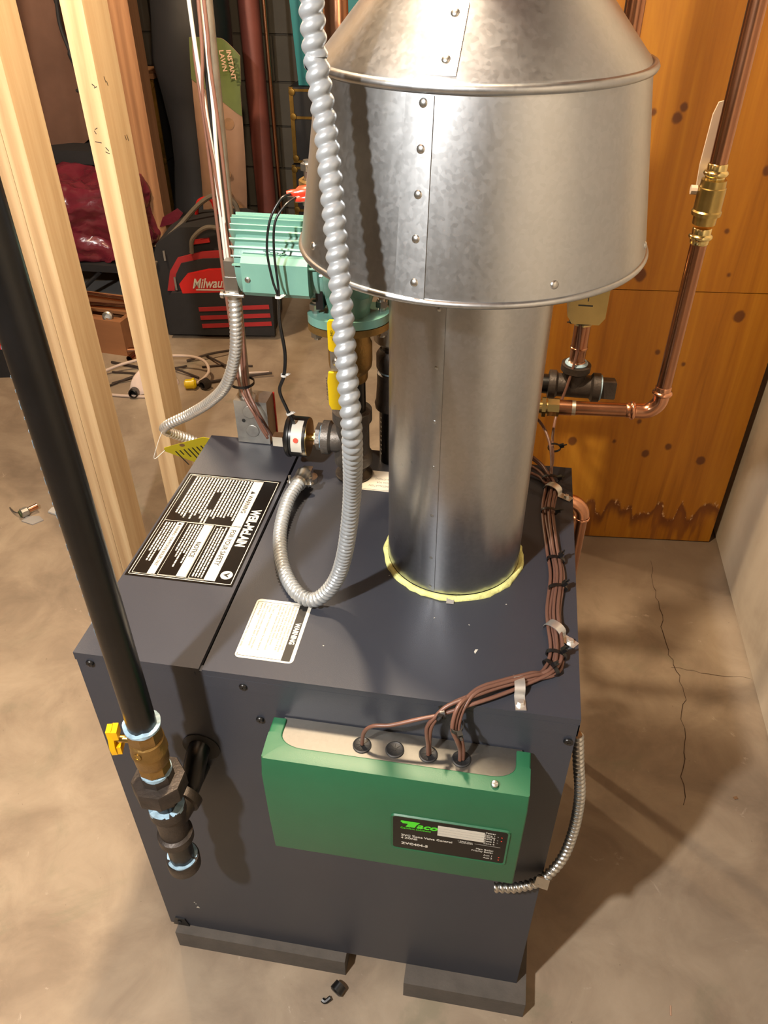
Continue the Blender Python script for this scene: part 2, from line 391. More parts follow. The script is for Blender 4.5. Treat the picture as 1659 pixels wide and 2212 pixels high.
# stud wall at the left
def stud(x0, x1, y0, y1, lab, m):
    o = MB().box((x0, y0, .038), (x1, y1, 2.195)).build('wood_stud', m, None, 30, .003, 2)
    return tag(o, lab, 'stud', 'bare studs of the unfinished wall')
stud(-.4915, -.4535, .82, .909, 'leftmost bare spruce stud, doubled against its neighbour', 'stud')
stud(-.4525, -.4145, .82, .909, 'bare spruce stud nailed to the right of the leftmost one', 'stud2')
stud(-.2785, -.2400, .81, .899, 'single pale spruce stud with black pencil marks, nearest the boiler', 'stud2')
pl = tag(MB().box((-.56, .815, 0), (-.12, .904, .038)).build('sill_plate', 'stud', None, 30, .003, 2), 'short wooden floor plate under the bare studs', 'plank')

# ============================================================ THE BOILER
BX1, BD, ZB, ZT = .61, .504, .05, .756
bo = thing('boiler', (.305, .252, ZB), 'dark grey cast iron gas boiler in sheet metal jacket with galvanised vent', 'boiler')
MB().box((.004, .010, ZB), (BX1 - .004, BD - .002, ZT - .012)).build('jacket', 'paint_dark', bo, 0)
MB().box((0, 0, ZB), (BX1, .009, ZT - .004)).build('front_panel', 'paint', bo, 30, .0012, 2)
MB().box((BX1 - .003, .0095, ZB), (BX1, BD, ZT - .030)).build('side_panel', 'paint', bo, 30, .0008, 1)
MB().box((0, .0095, ZB), (.003, BD, ZT - .006)).build('side_panel', 'paint', bo, 30, .0008, 1)
tp = MB(); tp.box((.1645, -.0012, ZT - .010), (BX1 + .0012, BD, ZT)); tp.box((.1645, -.0014, ZT - .030), (BX1 + .0012, .0004, ZT - .0098)); tp.box((BX1 - .0002, -.0014, ZT - .030), (BX1 + .0014, BD, ZT - .0098))
tp.build('top_panel', 'paint', bo, 30, .0007, 2)
cv = MB(); cv.box((-.001, -.001, ZT - .006), (.1605, BD, ZT + .0005)); cv.box((-.001, -.001, ZT - .012), (.1545, .0004, ZT - .006))
cv.build('access_cover', 'paint', bo, 30, .001, 2)
def screw(o, ax, r, h, m, parent, name='screw'):
    b = MB(); b.lathe([(r, 0), (r, h * .4), (r * .8, h * .85), (r * .35, h), (0, h)], o, ax, 14)
    M = frame(o, ax); b.box((-r * .75, -r * .13, h * .95), (r * .75, r * .13, h * 1.06), M); b.box((-r * .13, -r * .75, h * .95), (r * .13, r * .75, h * 1.06), M)
    return b.build(name, m, parent, 40)
for x, z in ((.018, .741), (.214, .735), (.229, .675), (.602, .715)): screw((x, -.0012, z), (0, -1, 0), .0052, .003, 'blk', bo)
screw((BX1 + .001, .02, .70), (1, 0, 0), .005, .003, 'blk', bo)
bb = MB().prism([(.006, .050), (.036, .050), (.030, .074), (.012, .074)], frame((0, -.0004, 0), (0, -1, 0), (0, 0, 1)), .002)
bb.build('corner_bracket', 'blk', bo, 30)
screw((.019, -.003, .063), (0, -1, 0), .004, .002, 'rubber', bo)
# gas inlet opening in the front panel
MB().lathe([(.026, 0), (.026, .0012)], (.140, -.0004, .597), (0, -1, 0), 24).build('gas_opening', 'paint_dark', bo)
for x, z, s_ in ((.062, .126, .0032), (.058, .142, .0015), (.060, .137, .0012)):
    MB().prism([(-s_, -s_ * .6), (s_, -s_ * .7), (.1 * s_, s_)], frame((x, -.0001, z), (0, -1, 0), (0, 0, 1)), .0003).build('paint_chip', 'white', bo, 0)
for x, y, s_ in ((.487, .082, .0042), (.43, .13, .0014), (.475, .125, .001), (.36, .2, .001), (.52, .17, .001), (.30, .06, .001)):
    MB().prism([(-s_, -s_ * .4), (s_ * .9, -s_ * .1), (.4 * s_, s_ * .5), (-.6 * s_, s_ * .3)], T(x, y, ZT + .0001) @ RZ(random.uniform(0, 3)), .0006).build('paint_chip', 'white', bo, 0)
# ---- labels; text runs towards the viewer (local x = -y) with its top towards +x
LT = lambda x, y, z: T(x, y, z) @ RZ(-PI / 2)
zc = ZT + .0005
lb = MB().box((.002, .142, zc), (.1555, .389, zc + .0004)).build('safety_label', 'labelblk', bo, 0)
lb['label'] = 'large black and white safety label'
b = MB(); zt = zc + .0005
def rl(b, x0, y0, x1, y1, z=zt, h=.00015): b.box((min(x0, x1), min(y0, y1), z), (max(x0, x1), max(y0, y1), z + h)); return b
def frm(b, x0, y0, x1, y1, w_, z=zt):
    rl(b, x0, y0, x1, y0 + w_, z); rl(b, x0, y1 - w_, x1, y1, z); rl(b, x0, y0, x0 + w_, y1, z); rl(b, x1 - w_, y0, x1, y1, z)
frm(b, .0055, .1455, .1525, .3855, .0009); frm(b, .0095, .1485, .1285, .3825, .0006)
rl(b, .0095, .2660, .128, .2667)
rl(b, .113, .268, .1278, .381)                    # WARNING bar (upper half)
rl(b, .113, .1485, .1278, .2655)                  # FOR YOUR SAFETY bar
rl(b, .0725, .150, .0860, .264); rl(b, .0310, .150, .0420, .264)
frm(b, .0900, .1500, .1128, .2655, .0005); frm(b, .0460, .1500, .0870, .2655, .0005)
b.text('WEIL-McLAIN', .0195, LT(.1325, .3110, zt), 'LEFT', .74, .0008)
b.lathe([(.0085, 0), (.0085, .00015)], (.1405, .1635, zt), (0, 0, 1), 24)
def words(b, x, y0, y1, h, z=zt):
    y = y1
    while y > y0:
        w_ = random.uniform(.002, .0085); e = max(y - w_, y0); rl(b, x, y, x + h, e, z); y = e - .0012
for k in range(19):
    if k in (8, 9): words(b, .1085 - k * .0050, .268, .300, .0026); words(b, .1085 - k * .0050, .345, .380, .0026)
    else: words(b, .1085 - k * .0050, .269 + random.uniform(0, .02), .3805, .0026)
for k in range(4): words(b, .1065 - k * .0042, .153, .263 - .004 * (k % 2), .0022)
for k in range(5): words(b, .0685 - k * .0043, .153 + random.uniform(0, .05), .262, .0022)
for k in range(4): words(b, .0270 - k * .0043, .153 + random.uniform(0, .05), .262, .0022)
b.build('lettering', 'inkwhite', lb, 0)
zt2 = zt + .0002
def ltr(*jobs):
    b = MB()
    for j in jobs: j(b)
    b.build('lettering', 'ink', lb, 0)
ltr(lambda b: b.text('WARNING', .0098, LT(.1165, .345, zt2), 'LEFT', .95, .0002, .0001)); ltr(lambda b: b.prism([(0, 0), (.008, 0), (.004, .007)], LT(.1172, .356, zt2), .0002))
ltr(lambda b: b.text('FOR YOUR SAFETY', .0105, LT(.1163, .2590, zt2), 'LEFT', .88, .0002, .0001))
ltr(lambda b: b.text('NOTICE', .0098, LT(.0755, .2250, zt2), 'LEFT', .95, .0002, .0001))
ltr(lambda b: b.text('WARNING - FOR PROPANE BOILERS ONLY', .0066, LT(.0343, .2555, zt2), 'LEFT', .70, .0001, .0001)); ltr(lambda b: b.prism([(0, 0), (.006, 0), (.003, .0055)], LT(.0345, .2625, zt2), .0002))
ltr(lambda b: b.prism([(0, -.005), (.005, .004), (.002, .003), (0, .0), (-.002, .003), (-.005, .004)], LT(.1405, .1635, zt2), .0002))
wl_ = MB().prism(rrect(.196, .025, .270, .1275, .006), T(0, 0, ZT + .0001), .0004).build('warning_label', 'white', bo, 0)
wl_['label'] = 'white vent damper warning label'
zt = ZT + .0007; b = MB()
rl(b, .2545, .0275, .2655, .124, zt); rl(b, .1985, .0285, .1990, .0320, zt); rl(b, .1985, .072, .1990, .1225, zt); rl(b, .199, .1222, .2545, .1226, zt); rl(b, .199, .0282, .2545, .0286, zt)
b.build('header_bar', 'ink', wl_, 0)
b = MB(); b.text('WARNING', .0092, LT(.2573, .0915, zt + .0002), 'LEFT', .82, .0004, .0001); b.build('lettering', 'inkwhite', wl_, 0)
b = MB()
for k, s_ in enumerate(['An approved automatic vent damper MUST be properly', 'installed on this boiler to meet Federal minimum efficiency', 'requirements. Install vent damper directly on top of draft', 'hood outlet, as shown in the boiler manual.', '   Boiler will not operate unless the damper harness', '(supplied with damper) is connected to the boiler control', 'plug.', '   DO NOT attempt to bypass (jumper) the vent damper in', 'any manner.', '   Failure to properly connect vent damper, or bypass vent', 'damper, can result in severe injury, death or substantial', 'property damage.']):
    b.text(s_, .0039, LT(.2505 - k * .00425, .1205, zt), 'LEFT', .86, 0, .0001)
b.text('550-223-181 (0900)', .0034, LT(.1975, .070, zt), 'LEFT', 1.0, 0, .0001)
b.build('lettering', 'inkgrey', wl_, 0)
pp = MB().box((.2785, .390, ZT + .0001), (.352, .444, ZT + .0005)).build('instruction_label', 'white', bo, 0)
b = MB()
for k, s_ in enumerate(['SEE INSTALLATION', 'MANUAL FOR', 'INSTRUCTIONS']): b.text(s_, .0062, T(.334 - .0, .405 + k * .0095, zt) @ RZ(PI), 'LEFT', .75, 0, .0001)
rl(b, .281, .392, .2818, .430, zt); rl(b, .281, .3918, .350, .3925, zt)
b.build('lettering', 'inkgrey', pp, 0)
ins = MB(); seg = 72; rr = []
for k in range(seg):
    a = 2 * PI * k / seg; n = random.uniform(-.0012, .0012)
    rr.append([(.0915, ZT), (.0985 + n, ZT), (.0985 + n, ZT + .003), (.0955 + n, ZT + .006 + n), (.0918, ZT + .005)])
vv = [[ins.b.verts.new((.4415 + r * math.cos(2 * PI * k / seg), .262 + r * math.sin(2 * PI * k / seg), z)) for r, z in rr[k]] for k in range(seg)]
for k in range(seg):
    for j in range(4): ins._f([vv[k][j], vv[(k + 1) % seg][j], vv[(k + 1) % seg][j + 1], vv[k][j + 1]])
ins.build('insulation_collar', 'insul', bo, 60)
MB().box((-.005, -.004, 0), (.005, .006, .002), T(.447, .163, ZT + .001) @ RX(.5)).build('foil_tab', 'tape', bo, 0, .001)

# ============================================================ VENT PIPE AND DRAFT HOOD
dh = thing('draft_hood', (.4415, .262, ZT + .006), 'galvanised round draft hood with vent pipe rising from the boiler top', 'vent hood')
ax_, ay_ = .4415, .262; hx = .4372
MB().lathe([(.0915, ZT + .0065), (.0915, 1.235), (.0915, 1.25)], (ax_, ay_, 0), (0, 0, 1), 96, False, False).build('vent_pipe', 'galv_pipe', dh, 40)
sk = MB().lathe([(.1545, 1.362), (.1555, 1.371), (.155, 1.372), (.1805, 1.196), (.1805, 1.200), (.1555, 1.362)][3:] , (hx, ay_, 0), (0, 0, 1), 128, False, False)
sk.build('skirt', 'galv', dh, 40)
def bead(r, z, w_, nm='rim_bead'):
    b = MB(); b.tube([(hx + r * math.cos(2 * PI * k / 128), ay_ + r * math.sin(2 * PI * k / 128), z) for k in range(129)], w_, 8, False); return b.build(nm, 'galv', dh, 60)
bead(.1800, 1.199, .0034); bead(.1565, 1.366, .0042)
MB().lathe([(.1540, 1.3685), (.1525, 1.3715), (.1080, 1.4200), (.0920, 1.4500), (.0915, 1.60), (.0915, 2.2)], (hx, ay_, 0), (0, 0, 1), 128, False, False).build('cone', 'galv', dh, 30)
MB().lathe([(.150, 1.366), (.10, 1.368)], (hx, ay_, 0), (0, 0, 1), 64, False, False).build('hood_ceiling', 'galv', dh, 30)
def rev(cx, z, r, phi): return Vector((cx + r * math.sin(phi), ay_ - r * math.cos(phi), z))
def rivet(cx, z, r, phi, rad, h, dz=0.0):
    p = rev(cx, z, r - .0004, phi); return MB().lathe([(rad, 0), (rad * .92, h * .45), (rad * .6, h * .85), (0, h)], p, (math.sin(phi), -math.cos(phi), dz), 14).build('rivet', 'steel', dh, 60)
rs = lambda z: .1555 + (1.362 - z) / .162 * .025
for z, ph in ((1.3548, -.230), (1.3215, -.226), (1.2870, -.223), (1.2516, -.218), (1.2149, -.210)): rivet(hx, z, rs(z), ph, .0042, .0026, .15)
for z, ph in ((1.2136, .500), (1.2158, -.98), (1.214, 1.35)): rivet(hx, z, rs(z), ph, .0042, .0024, .15)
rc = lambda z: .1525 - (z - 1.3715) / .0485 * .0445
for z, ph in ((1.4123, -.150), (1.3835, -.145)): rivet(hx, z, rc(z), ph, .0040, .0026, .9)
for z, ph in ((1.1544, -.29), (1.0887, -.29), (1.0208, -.29), (.9596, -.275), (.8884, -.265), (.8205, -.250), (.772, -.245)): rivet(ax_, z, .0915, ph, .0032, .0018)
def seam(cx, pts, rf, w_, m, nm='seam'):
    b = MB(); prev = None
    for z, ph in pts:
        r = rf(z); q = [rev(cx, z, r - .001, ph - w_ / r), rev(cx, z, r + .0009, ph - w_ / r), rev(cx, z, r + .0009, ph), rev(cx, z, r - .001, ph)]
        cur = [b.b.verts.new(v) for v in q]
        if prev:
            for k in range(4): b._f([prev[k], cur[k], cur[(k + 1) % 4], prev[(k + 1) % 4]])
        prev = cur
    return b.build(nm, m, dh, 20)
lap = lambda a, b_, n=10: [(a[0] + (b_[0] - a[0]) * k / n, a[1] + (b_[1] - a[1]) * k / n) for k in range(n + 1)]
def band(cx, a, b_, rf, wd, m, nm):
    b = MB(); prev = None
    for z, ph in lap(a, b_):
        r = rf(z); cur = []
        for k in range(9): cur.append(b.b.verts.new(rev(cx, z, r + .0012 * (1 - k / 8) + .0001, ph - wd * k / 8)))
        cur.append(b.b.verts.new(rev(cx, z, r - .001, ph - wd))); cur.insert(0, b.b.verts.new(rev(cx, z, r - .001, ph)))
        if prev:
            for k in range(10): b._f([prev[k], prev[k + 1], cur[k + 1], cur[k]])
        prev = cur
    return b.build(nm, m, dh, 25)
band(hx, (1.199, -.155), (1.3605, -.175), rs, .16, 'galv', 'lap_seam')
band(hx, (1.374, -.075), (1.4195, -.062), rc, .17, 'galv', 'lap_seam')
band(ax_, (ZT + .008, -.185), (1.22, -.215), lambda z: .0915, .22, 'galv_pipe', 'lap_seam')

# ============================================================ BLOCKS UNDER THE BOILER
def slab(x0, x1, y0, y1, lab, cuts):
    o = MB().box((x0, y0, 0), (x1, y1, ZB)).build('concrete_block', 'block', None, 30, .003, 2); return tag(o, lab, 'block', 'concrete blocks under the boiler')
slab(.014, .319, -.016, .390, 'left solid concrete block under the boiler front, catching a strip of light', 0)
slab(.423, .626, -.031, .375, 'right solid concrete block sticking out under the boiler corner', 0)

# ============================================================ GREEN ZONE VALVE CONTROLLER
zc_ = thing('zone_controller', (.405, -.03, .48), 'green zone valve controller box mounted on the boiler front', 'control box')
MB().box((.262, -.044, .486), (.553, -.0016, .687)).build('back_box', 'galv_plate', zc_, 0, .001, 1)
# cover: shell with sloped top band, open at the top behind the lip
cvb = MB(); x0, x1 = .249, .563
sec = [(-.006, .690), (-.016, .690), (-.026, .690), (-.062, .686), (-.0685, .660), (-.0665, .560), (-.0625, .490), (-.055, .482), (-.006, .480)]
def cov_sec(xx, inset): return [cvb.b.verts.new((xx, y + inset * .0, z)) for y, z in sec]
L_ = cov_sec(x0, 0); R_ = cov_sec(x1, 0)
for k in range(3, len(sec) - 1): cvb._f([L_[k], R_[k], R_[k + 1], L_[k + 1]][::-1])
cvb._f(L_[::-1]); cvb._f(R_)
# top lip with curved cut-out for the knockout plate
in0, in1 = x0 + .017, x1 - .017
half = [(0, -.006), (0, -.016), (0, -.026)] + [(.028 * (1 - math.cos(a)), -.026 - .018 * math.sin(a)) for a in [PI / 2 * k / 6 for k in range(1, 7)]]
curve = [(in0 + dx, y) for dx, y in half] + [(in1 - dx, y) for dx, y in half[::-1]]
def outer_of(k):
    m_ = len(half); j = k if k < m_ else 2 * m_ - 1 - k; xs = x0 if k < m_ else x1
    if j < 3: return (xs, half[j][1])
    t_ = (j - 2) / 6; sg = 1 if k < m_ else -1
    if t_ <= .5: return (xs, -.026 - (t_ * 2) * .036)
    return (xs + sg * (t_ - .5) * 2 * .045, -.062)
def ztop(y): return .690 if y > -.03 else (.694 - (-.03 - y) * .12 if y > -.048 else .692 - (-.048 - y) * .43)
co = [cvb.b.verts.new((x, y, .6905)) for x, y in curve]; cu_ = [cvb.b.verts.new((x, y, .6800)) for x, y in curve]
ou = [cvb.b.verts.new((outer_of(k)[0], outer_of(k)[1], .690 if outer_of(k)[1] > -.03 else .690 - (-.03 - outer_of(k)[1]) * .125)) for k in range(len(curve))]
for k in range(len(curve) - 1):
    cvb._f([ou[k], ou[k + 1], co[k + 1], co[k]]); cvb._f([co[k], co[k + 1], cu_[k + 1], cu_[k]])
bmesh.ops.remove_doubles(cvb.b, verts=cvb.b.verts, dist=.0002)
bmesh.ops.recalc_face_normals(cvb.b, faces=cvb.b.faces)
cvb.build('cover', 'green', zc_, 30, .0022, 3)
zp = .6875
for gx in (.364, .4035, .4435, .4825):
    g = MB(); g.lathe([(.0112, 0), (.0112, .0012), (.0098, .0018), (.0090, .0012), (0, .0010)], (gx, -.0265, zp), (0, 0, 1), 28); go = g.build('grommet', 'rubber', zc_, 50)
    s_ = MB()
    for k in range(4):
        s_.box((-.0080, -.00022, .0012), (.0080, .00022, .0016), T(gx, -.0265, zp) @ RZ(k * PI / 4))
    s_.lathe([(.0015, .0010), (.0015, .0017)], (gx, -.0265, zp), (0, 0, 1), 10); s_.build('slit', 'ink', go, 0)
screw((.523, -.0545, .6895), (0, -.35, 1), .0046, .004, 'steel', zc_)
yn = lambda z: -.0685 + (.660 - z) * .020 if z > .56 else -.0665 + (.56 - z) * .057
tilt = frame((.406, yn(.628) - .0006, .544), (0, -1, .015), (0, 0, 1)) @ Matrix.Diagonal((1, 1, 1, 1))
# local x of this frame points along +x or -x; rebuild explicitly: x -> +x, y -> up, z -> outward
dz_ = Vector((0, yn(.625) - yn(.545), .08)).normalized(); out = Vector((1, 0, 0)).cross(dz_)
NP = Matrix(((1, 0, out.x, .4085), (0, dz_.y, out.y, yn(.5445) - .0006), (0, dz_.z, out.z, .5445), (0, 0, 0, 1)))
np_ = MB().prism(rrect(0, 0, .1375, .073, .004), NP @ T(0, 0, -.001), .0018).build('nameplate', 'labelblk', zc_, 0)
fr = MB(); o_ = rrect(-.0022, -.0022, .1397, .0752, .005); i_ = rrect(0, 0, .1375, .073, .004)
ov = [fr.b.verts.new(NP @ Vector((x, y, .0016))) for x, y in o_]; iv = [fr.b.verts.new(NP @ Vector((x, y, .0009))) for x, y in i_]; ob_ = [fr.b.verts.new(NP @ Vector((x, y, -.001))) for x, y in rrect(-.0034, -.0034, .1409, .0764, .006)]
for k in range(len(ov)):
    j = (k + 1) % len(ov); fr._f([ov[k], ov[j], iv[j], iv[k]]); fr._f([ob_[k], ob_[j], ov[j], ov[k]])
fr.build('plate_rim', 'green', zc_, 40)
zt = .0010
SH = Matrix(((1, .35, 0, 0), (0, 1, 0, 0), (0, 0, 1, 0), (0, 0, 0, 1)))
b = MB(); b.box((.0545, .0435, zt), (.1105, .0660, zt + .0002), NP); b.build('zone_list', 'white', np_, 0)
b = MB()
for k in range(1, 4): b.box((.0545, .0435 + k * .0056, zt + .0002), (.1105, .0437 + k * .0056, zt + .0004), NP)
b.build('rule', 'inkgrey', np_, 0)
b = MB(); b.text('aco', .0155, NP @ T(.0285, .0530, zt) @ SH, 'LEFT', 1.15, .0005, .0001)
b.prism([(.0100, .0655), (.0330, .0655), (.0315, .0635), (.0090, .0635)], NP @ T(0, 0, zt), .0002); b.prism([(.0095, .0630), (.0312, .0630), (.0290, .0600), (.0265, .0530), (.0155, .0530), (.0185, .0600), (.0120, .0600)], NP @ T(0, 0, zt), .0002)
b.text('Comfort Solutions', .0052, NP @ T(.0090, .0475, zt), 'LEFT', .95, 0, .0001); b.build('lettering', 'inkgreen', np_, 0)
b = MB(); b.text('ZVC Zone Valve Control', .0058, NP @ T(.0100, .0300, zt), 'LEFT', 1.05, .0001, .0001); b.text('4 ZONE', .0055, NP @ T(.0100, .0240, zt), 'LEFT', 1.05, .0001, .0001); b.text('ZVC404-5', .0068, NP @ T(.0105, .0105, zt), 'LEFT', 1.15, .0002, .0001)
for s_, y in (('Power', .0645), ('Zone 1', .0595), ('Priority', .0555), ('Zone 2', .0515), ('Zone 3', .0460), ('Zone 4', .0405), ('Main Boiler', .0250), ('Priority Boiler', .0200), ('Aux 1', .0125), ('Aux 2', .0065)):
    b.text(s_, .0046, NP @ T(.1235, y, zt), 'RIGHT', 1.0, 0, .0001)
b.text('+ ZONE CALL', .0030, NP @ T(.0980, .0370, zt), 'RIGHT', 1.0, 0, .0001); b.text('VALVE OPEN', .0030, NP @ T(.0980, .0340, zt), 'RIGHT', 1.0, 0, .0001)
b.box((.1, .0370, zt), (.131, .0373, zt + .0001), NP)
b.build('lettering', 'inkwhite', np_, 0)
b = MB()
for y in (.0605, .0525, .0135, .0075): b.lathe([(.0009, 0), (.0009, .0002)], NP @ Vector((.1310, y, zt)), out, 10)
b.build('indicator', 'inkred', np_, 0)
b = MB()
for y in (.0605, .0525, .0470): b.lathe([(.0008, 0), (.0008, .0002)], NP @ Vector((.1265, y, zt)), out, 10)
b.build('indicator', 'inkgrey', np_, 0)

# ============================================================ GAS LINE
gx, gy = .119, -.078
gp = thing('gas_pipe', (gx, gy, .48), 'black steel gas pipe with brass shutoff valve dropping in front of the boiler', 'gas pipe')
MB().lathe([(.0167, .742), (.0167, 2.19)], (gx, gy, 0), (0, 0, 1), 36).build('riser', 'gaspipe', gp)
st = MB()
for k in range(26):
    z = .90 + k * .0125
    if k % 7 == 3: continue
    ph = -2.62 + .02 * math.sin(k); c = Vector((gx + .0168 * math.cos(ph), gy + .0168 * math.sin(ph), z)); Mx = frame(c, (math.cos(ph), math.sin(ph), 0), (0, 0, 1))
    st.box((-.0022, -.0035, 0), (.0022, .0035, .0002), Mx) if k % 3 == 0 else st.box((-.0022, -.0006, 0), (.0022, .0012, .0002), Mx)
st.build('stencil_print', 'bluedope', gp, 0)['kind'] = 'stuff'
def ragged(o, r0, r1, z, h, amp, m='bluedope', par=None, name='sealant', seg=40):
    b = MB(); ph = random.uniform(0, 6); A = []
    for k in range(seg):
        a = 2 * PI * k / seg; n = amp * (math.sin(3 * a + ph) + .6 * math.sin(7 * a + 2 * ph) + random.uniform(-.5, .5))
        A.append([(r0, z), (r1 + n * .3, z), (r1 + n * .3, z + h + n), (r0, z + h * 1.15 + n)])
    vv = [[b.b.verts.new((o[0] + r * math.cos(2 * PI * k / seg), o[1] + r * math.sin(2 * PI * k / seg), zz)) for r, zz in A[k]] for k in range(seg)]
    for k in range(seg):
        for j in range(3): b._f([vv[k][j], vv[(k + 1) % seg][j], vv[(k + 1) % seg][j + 1], vv[k][j + 1]])
    return b.build(name, m, par, 50)
ragged((gx, gy), .0165, .0212, .7395, .0035, .0012, par=gp)
vb = MB(); vb.lathe([(.0178, .738), (.0208, .739), (.0210, .721), (.0190, .717)], (gx, gy, 0), (0, 0, 1), 8, rot=.2)
vb.lathe([(.0190, .718), (.0205, .716), (.0212, .700), (.0218, .6985), (.0218, .6955), (.0206, .694), (.0200, .676), (.0196, .675)], (gx, gy, 0), (0, 0, 1), 36)
vb.lathe([(.0190, .676), (.0196, .675), (.0196, .660), (.0172, .658)], (gx, gy, 0), (0, 0, 1), 8, rot=.2)
vo_ = vb.build('shutoff_valve', 'brass_cast', gp, 30)
MB().cyl((gx - .018, gy - .004, .716), (gx - .034, gy - .007, .718), .0050, 14).build('stem', 'brass', vo_)
hd = MB(); hp = frame((gx - .0335, gy - .008, .718), (-1, -.25, 0), (0, 0, 1))
hd.prism([(-.0085, -.019), (.0085, -.019), (.0100, -.006), (.0060, .006), (.0062, .020), (-.0062, .020), (-.0060, .006), (-.0100, -.006)], hp, .0065)
hd.box((-.0070, .006, -.006), (.0070, .020, .0005), hp); hd.box((-.008, -.019, -.0055), (.008, -.006, .0005), hp)
hd.build('tee_handle', 'yellow_bright', vo_, 30, .0016, 2)
b = MB(); b.lathe([(.0046, 0), (.0046, .0008), (.0034, .0008), (.0034, .0004), (0, .0004)], (gx - .003, gy - .0211, .708), (-.1, -1, .1), 16); b.build('cast_mark', 'brass', vo_)
ragged((gx, gy), .0150, .0190, .652, .0045, .0012, par=gp)
un = MB(); un.lathe([(.0185, .655), (.0205, .650), (.0205, .637)], (gx, gy, 0), (0, 0, 1), 8, rot=.35); un.lathe([(.0225, .640), (.0320, .6395), (.0330, .6375), (.0330, .6150), (.0300, .6115), (.0225, .6110)], (gx, gy, 0), (0, 0, 1), 8, rot=.39)
un.lathe([(.0235, .612), (.0235, .600), (.0180, .594)], (gx, gy, 0), (0, 0, 1), 8, rot=.2)
uo = un.build('union', 'iron', gp, 25)
MB().cyl((gx, gy, .575), (gx, gy, .602), .0150, 28).build('nipple', 'gaspipe', gp)
ragged((gx, gy), .0145, .0225, .577, .0040, .0018, par=gp)
te = MB(); te.lathe([(.0170, .5800), (.0232, .5800), (.0232, .5650), (.0195, .5620), (.0190, .5180), (.0232, .5150), (.0232, .5020), (.0170, .5010)], (gx, gy, 0), (0, 0, 1), 36)
te.lathe([(.0185, 0), (.0190, .026), (.0226, .028), (.0226, .040)], (gx, gy, .541), (.18, .98, .08), 32); te.build('tee', 'iron', gp, 40)
MB().cyl((gx + .004, gy + .022, .543), (gx + .014, gy + .076, .560), .0150, 24).build('nipple', 'gaspipe', gp)
MB().tube(spline([(gx + .006, gy + .034, .545), (gx + .010, gy + .050, .555), (gx + .016, gy + .066, .585), (gx + .019, gy + .082, .597), (gx + .021, gy + .13, .597)], 6), .0150, 20).build('elbow', 'gaspipe', gp)
MB().cyl((gx, gy, .452), (gx, gy, .506), .0167, 32).build('drip_nipple', 'gaspipe', gp)
ragged((gx, gy), .0162, .0205, .4515, .0030, .0012, par=gp)
MB().lathe([(.0185, .453), (.0222, .4535), (.0228, .450), (.0222, .432), (.018, .426), (.0, .424)], (gx, gy, 0), (0, 0, 1), 32).build('end_cap', 'iron', gp)

# ============================================================ FLEXIBLE CONDUITS
def flex(name, pts, r, amp, pitch, m, par, seg=18, step=.0016):
    P = resample(spline(pts, 24), step); tot = sum((b_ - a).length for a, b_ in zip(P, P[1:]))
    b = MB(); ph = [0.0]; Ls = [0.0]
    for a, c in zip(P, P[1:]):
        d = (c - a).length; Ls.append(Ls[-1] + d); ph.append(ph[-1] + d / (pitch(Ls[-1] / tot) if callable(pitch) else pitch))
    import bisect
    def rf(L, th):
        i = min(bisect.bisect_left(Ls, L), len(ph) - 1); q = ph[i] * 2 * PI - th
        return r + amp * (abs(math.cos(q / 2)) * 2 - 1)
    b.tube(P, r, seg, True, rf); return b.build(name, m, par, 60)
fc = thing('flexible_conduit', (.27, .20, ZT), 'thick grey flexible metal conduit looping down beside the draft hood', 'conduit')
flex('sheath', [(.310, .10, 2.19), (.307, .109, 1.75), (.3165, .096, 1.4235), (.320, .091, 1.3805), (.327, .082, 1.3325), (.339, .053, 1.2465), (.3495, .027, 1.153), (.353, .023, 1.085), (.3365, .086, .9665), (.319, .114, .862), (.301, .123, .803), (.275, .122, .7715), (.247, .135, .7690), (.216, .181, .7695), (.194, .248, .7720), (.189, .313, .7800), (.196, .358, .7840)], .0088, .0014,
     lambda t: .0112 if t < .62 else (.0112 - (t - .62) / .18 * .0050 if t < .80 else .0062), 'greyflex', fc, 20, .0011)
cn = MB(); d = Vector((.10, 1, -.05)).normalized(); cn.lathe([(.0120, 0), (.0125, .006), (.0115, .008), (.0115, .020), (.0130, .024), (.0130, .030)], (.194, .350, .7835), d, 20)
cn.box((-.0075, 0, -.010), (.0075, .034, .008), T(.198, .368, .775)); cn.lathe([(.0125, 0), (.0125, .010)], (.200, .398, ZT), (0, 0, 1), 18)
co_ = cn.build('connector', 'steel', fc, 30, .0008, 1)
for s_ in (-1, 1):
    p = Vector((.1955 + s_ * .0165, .360, .784)); MB().lathe([(.0045, 0), (.0045, .003), (.0022, .003), (.0022, .013)], p - Vector((0, 0, .006)), (0, 0, 1), 12).build('clamp_screw', 'steel', co_, 40)
MB().box((.1795, .354, .779), (.2115, .366, .7815)).build('clamp_bar', 'steel', co_, 0)

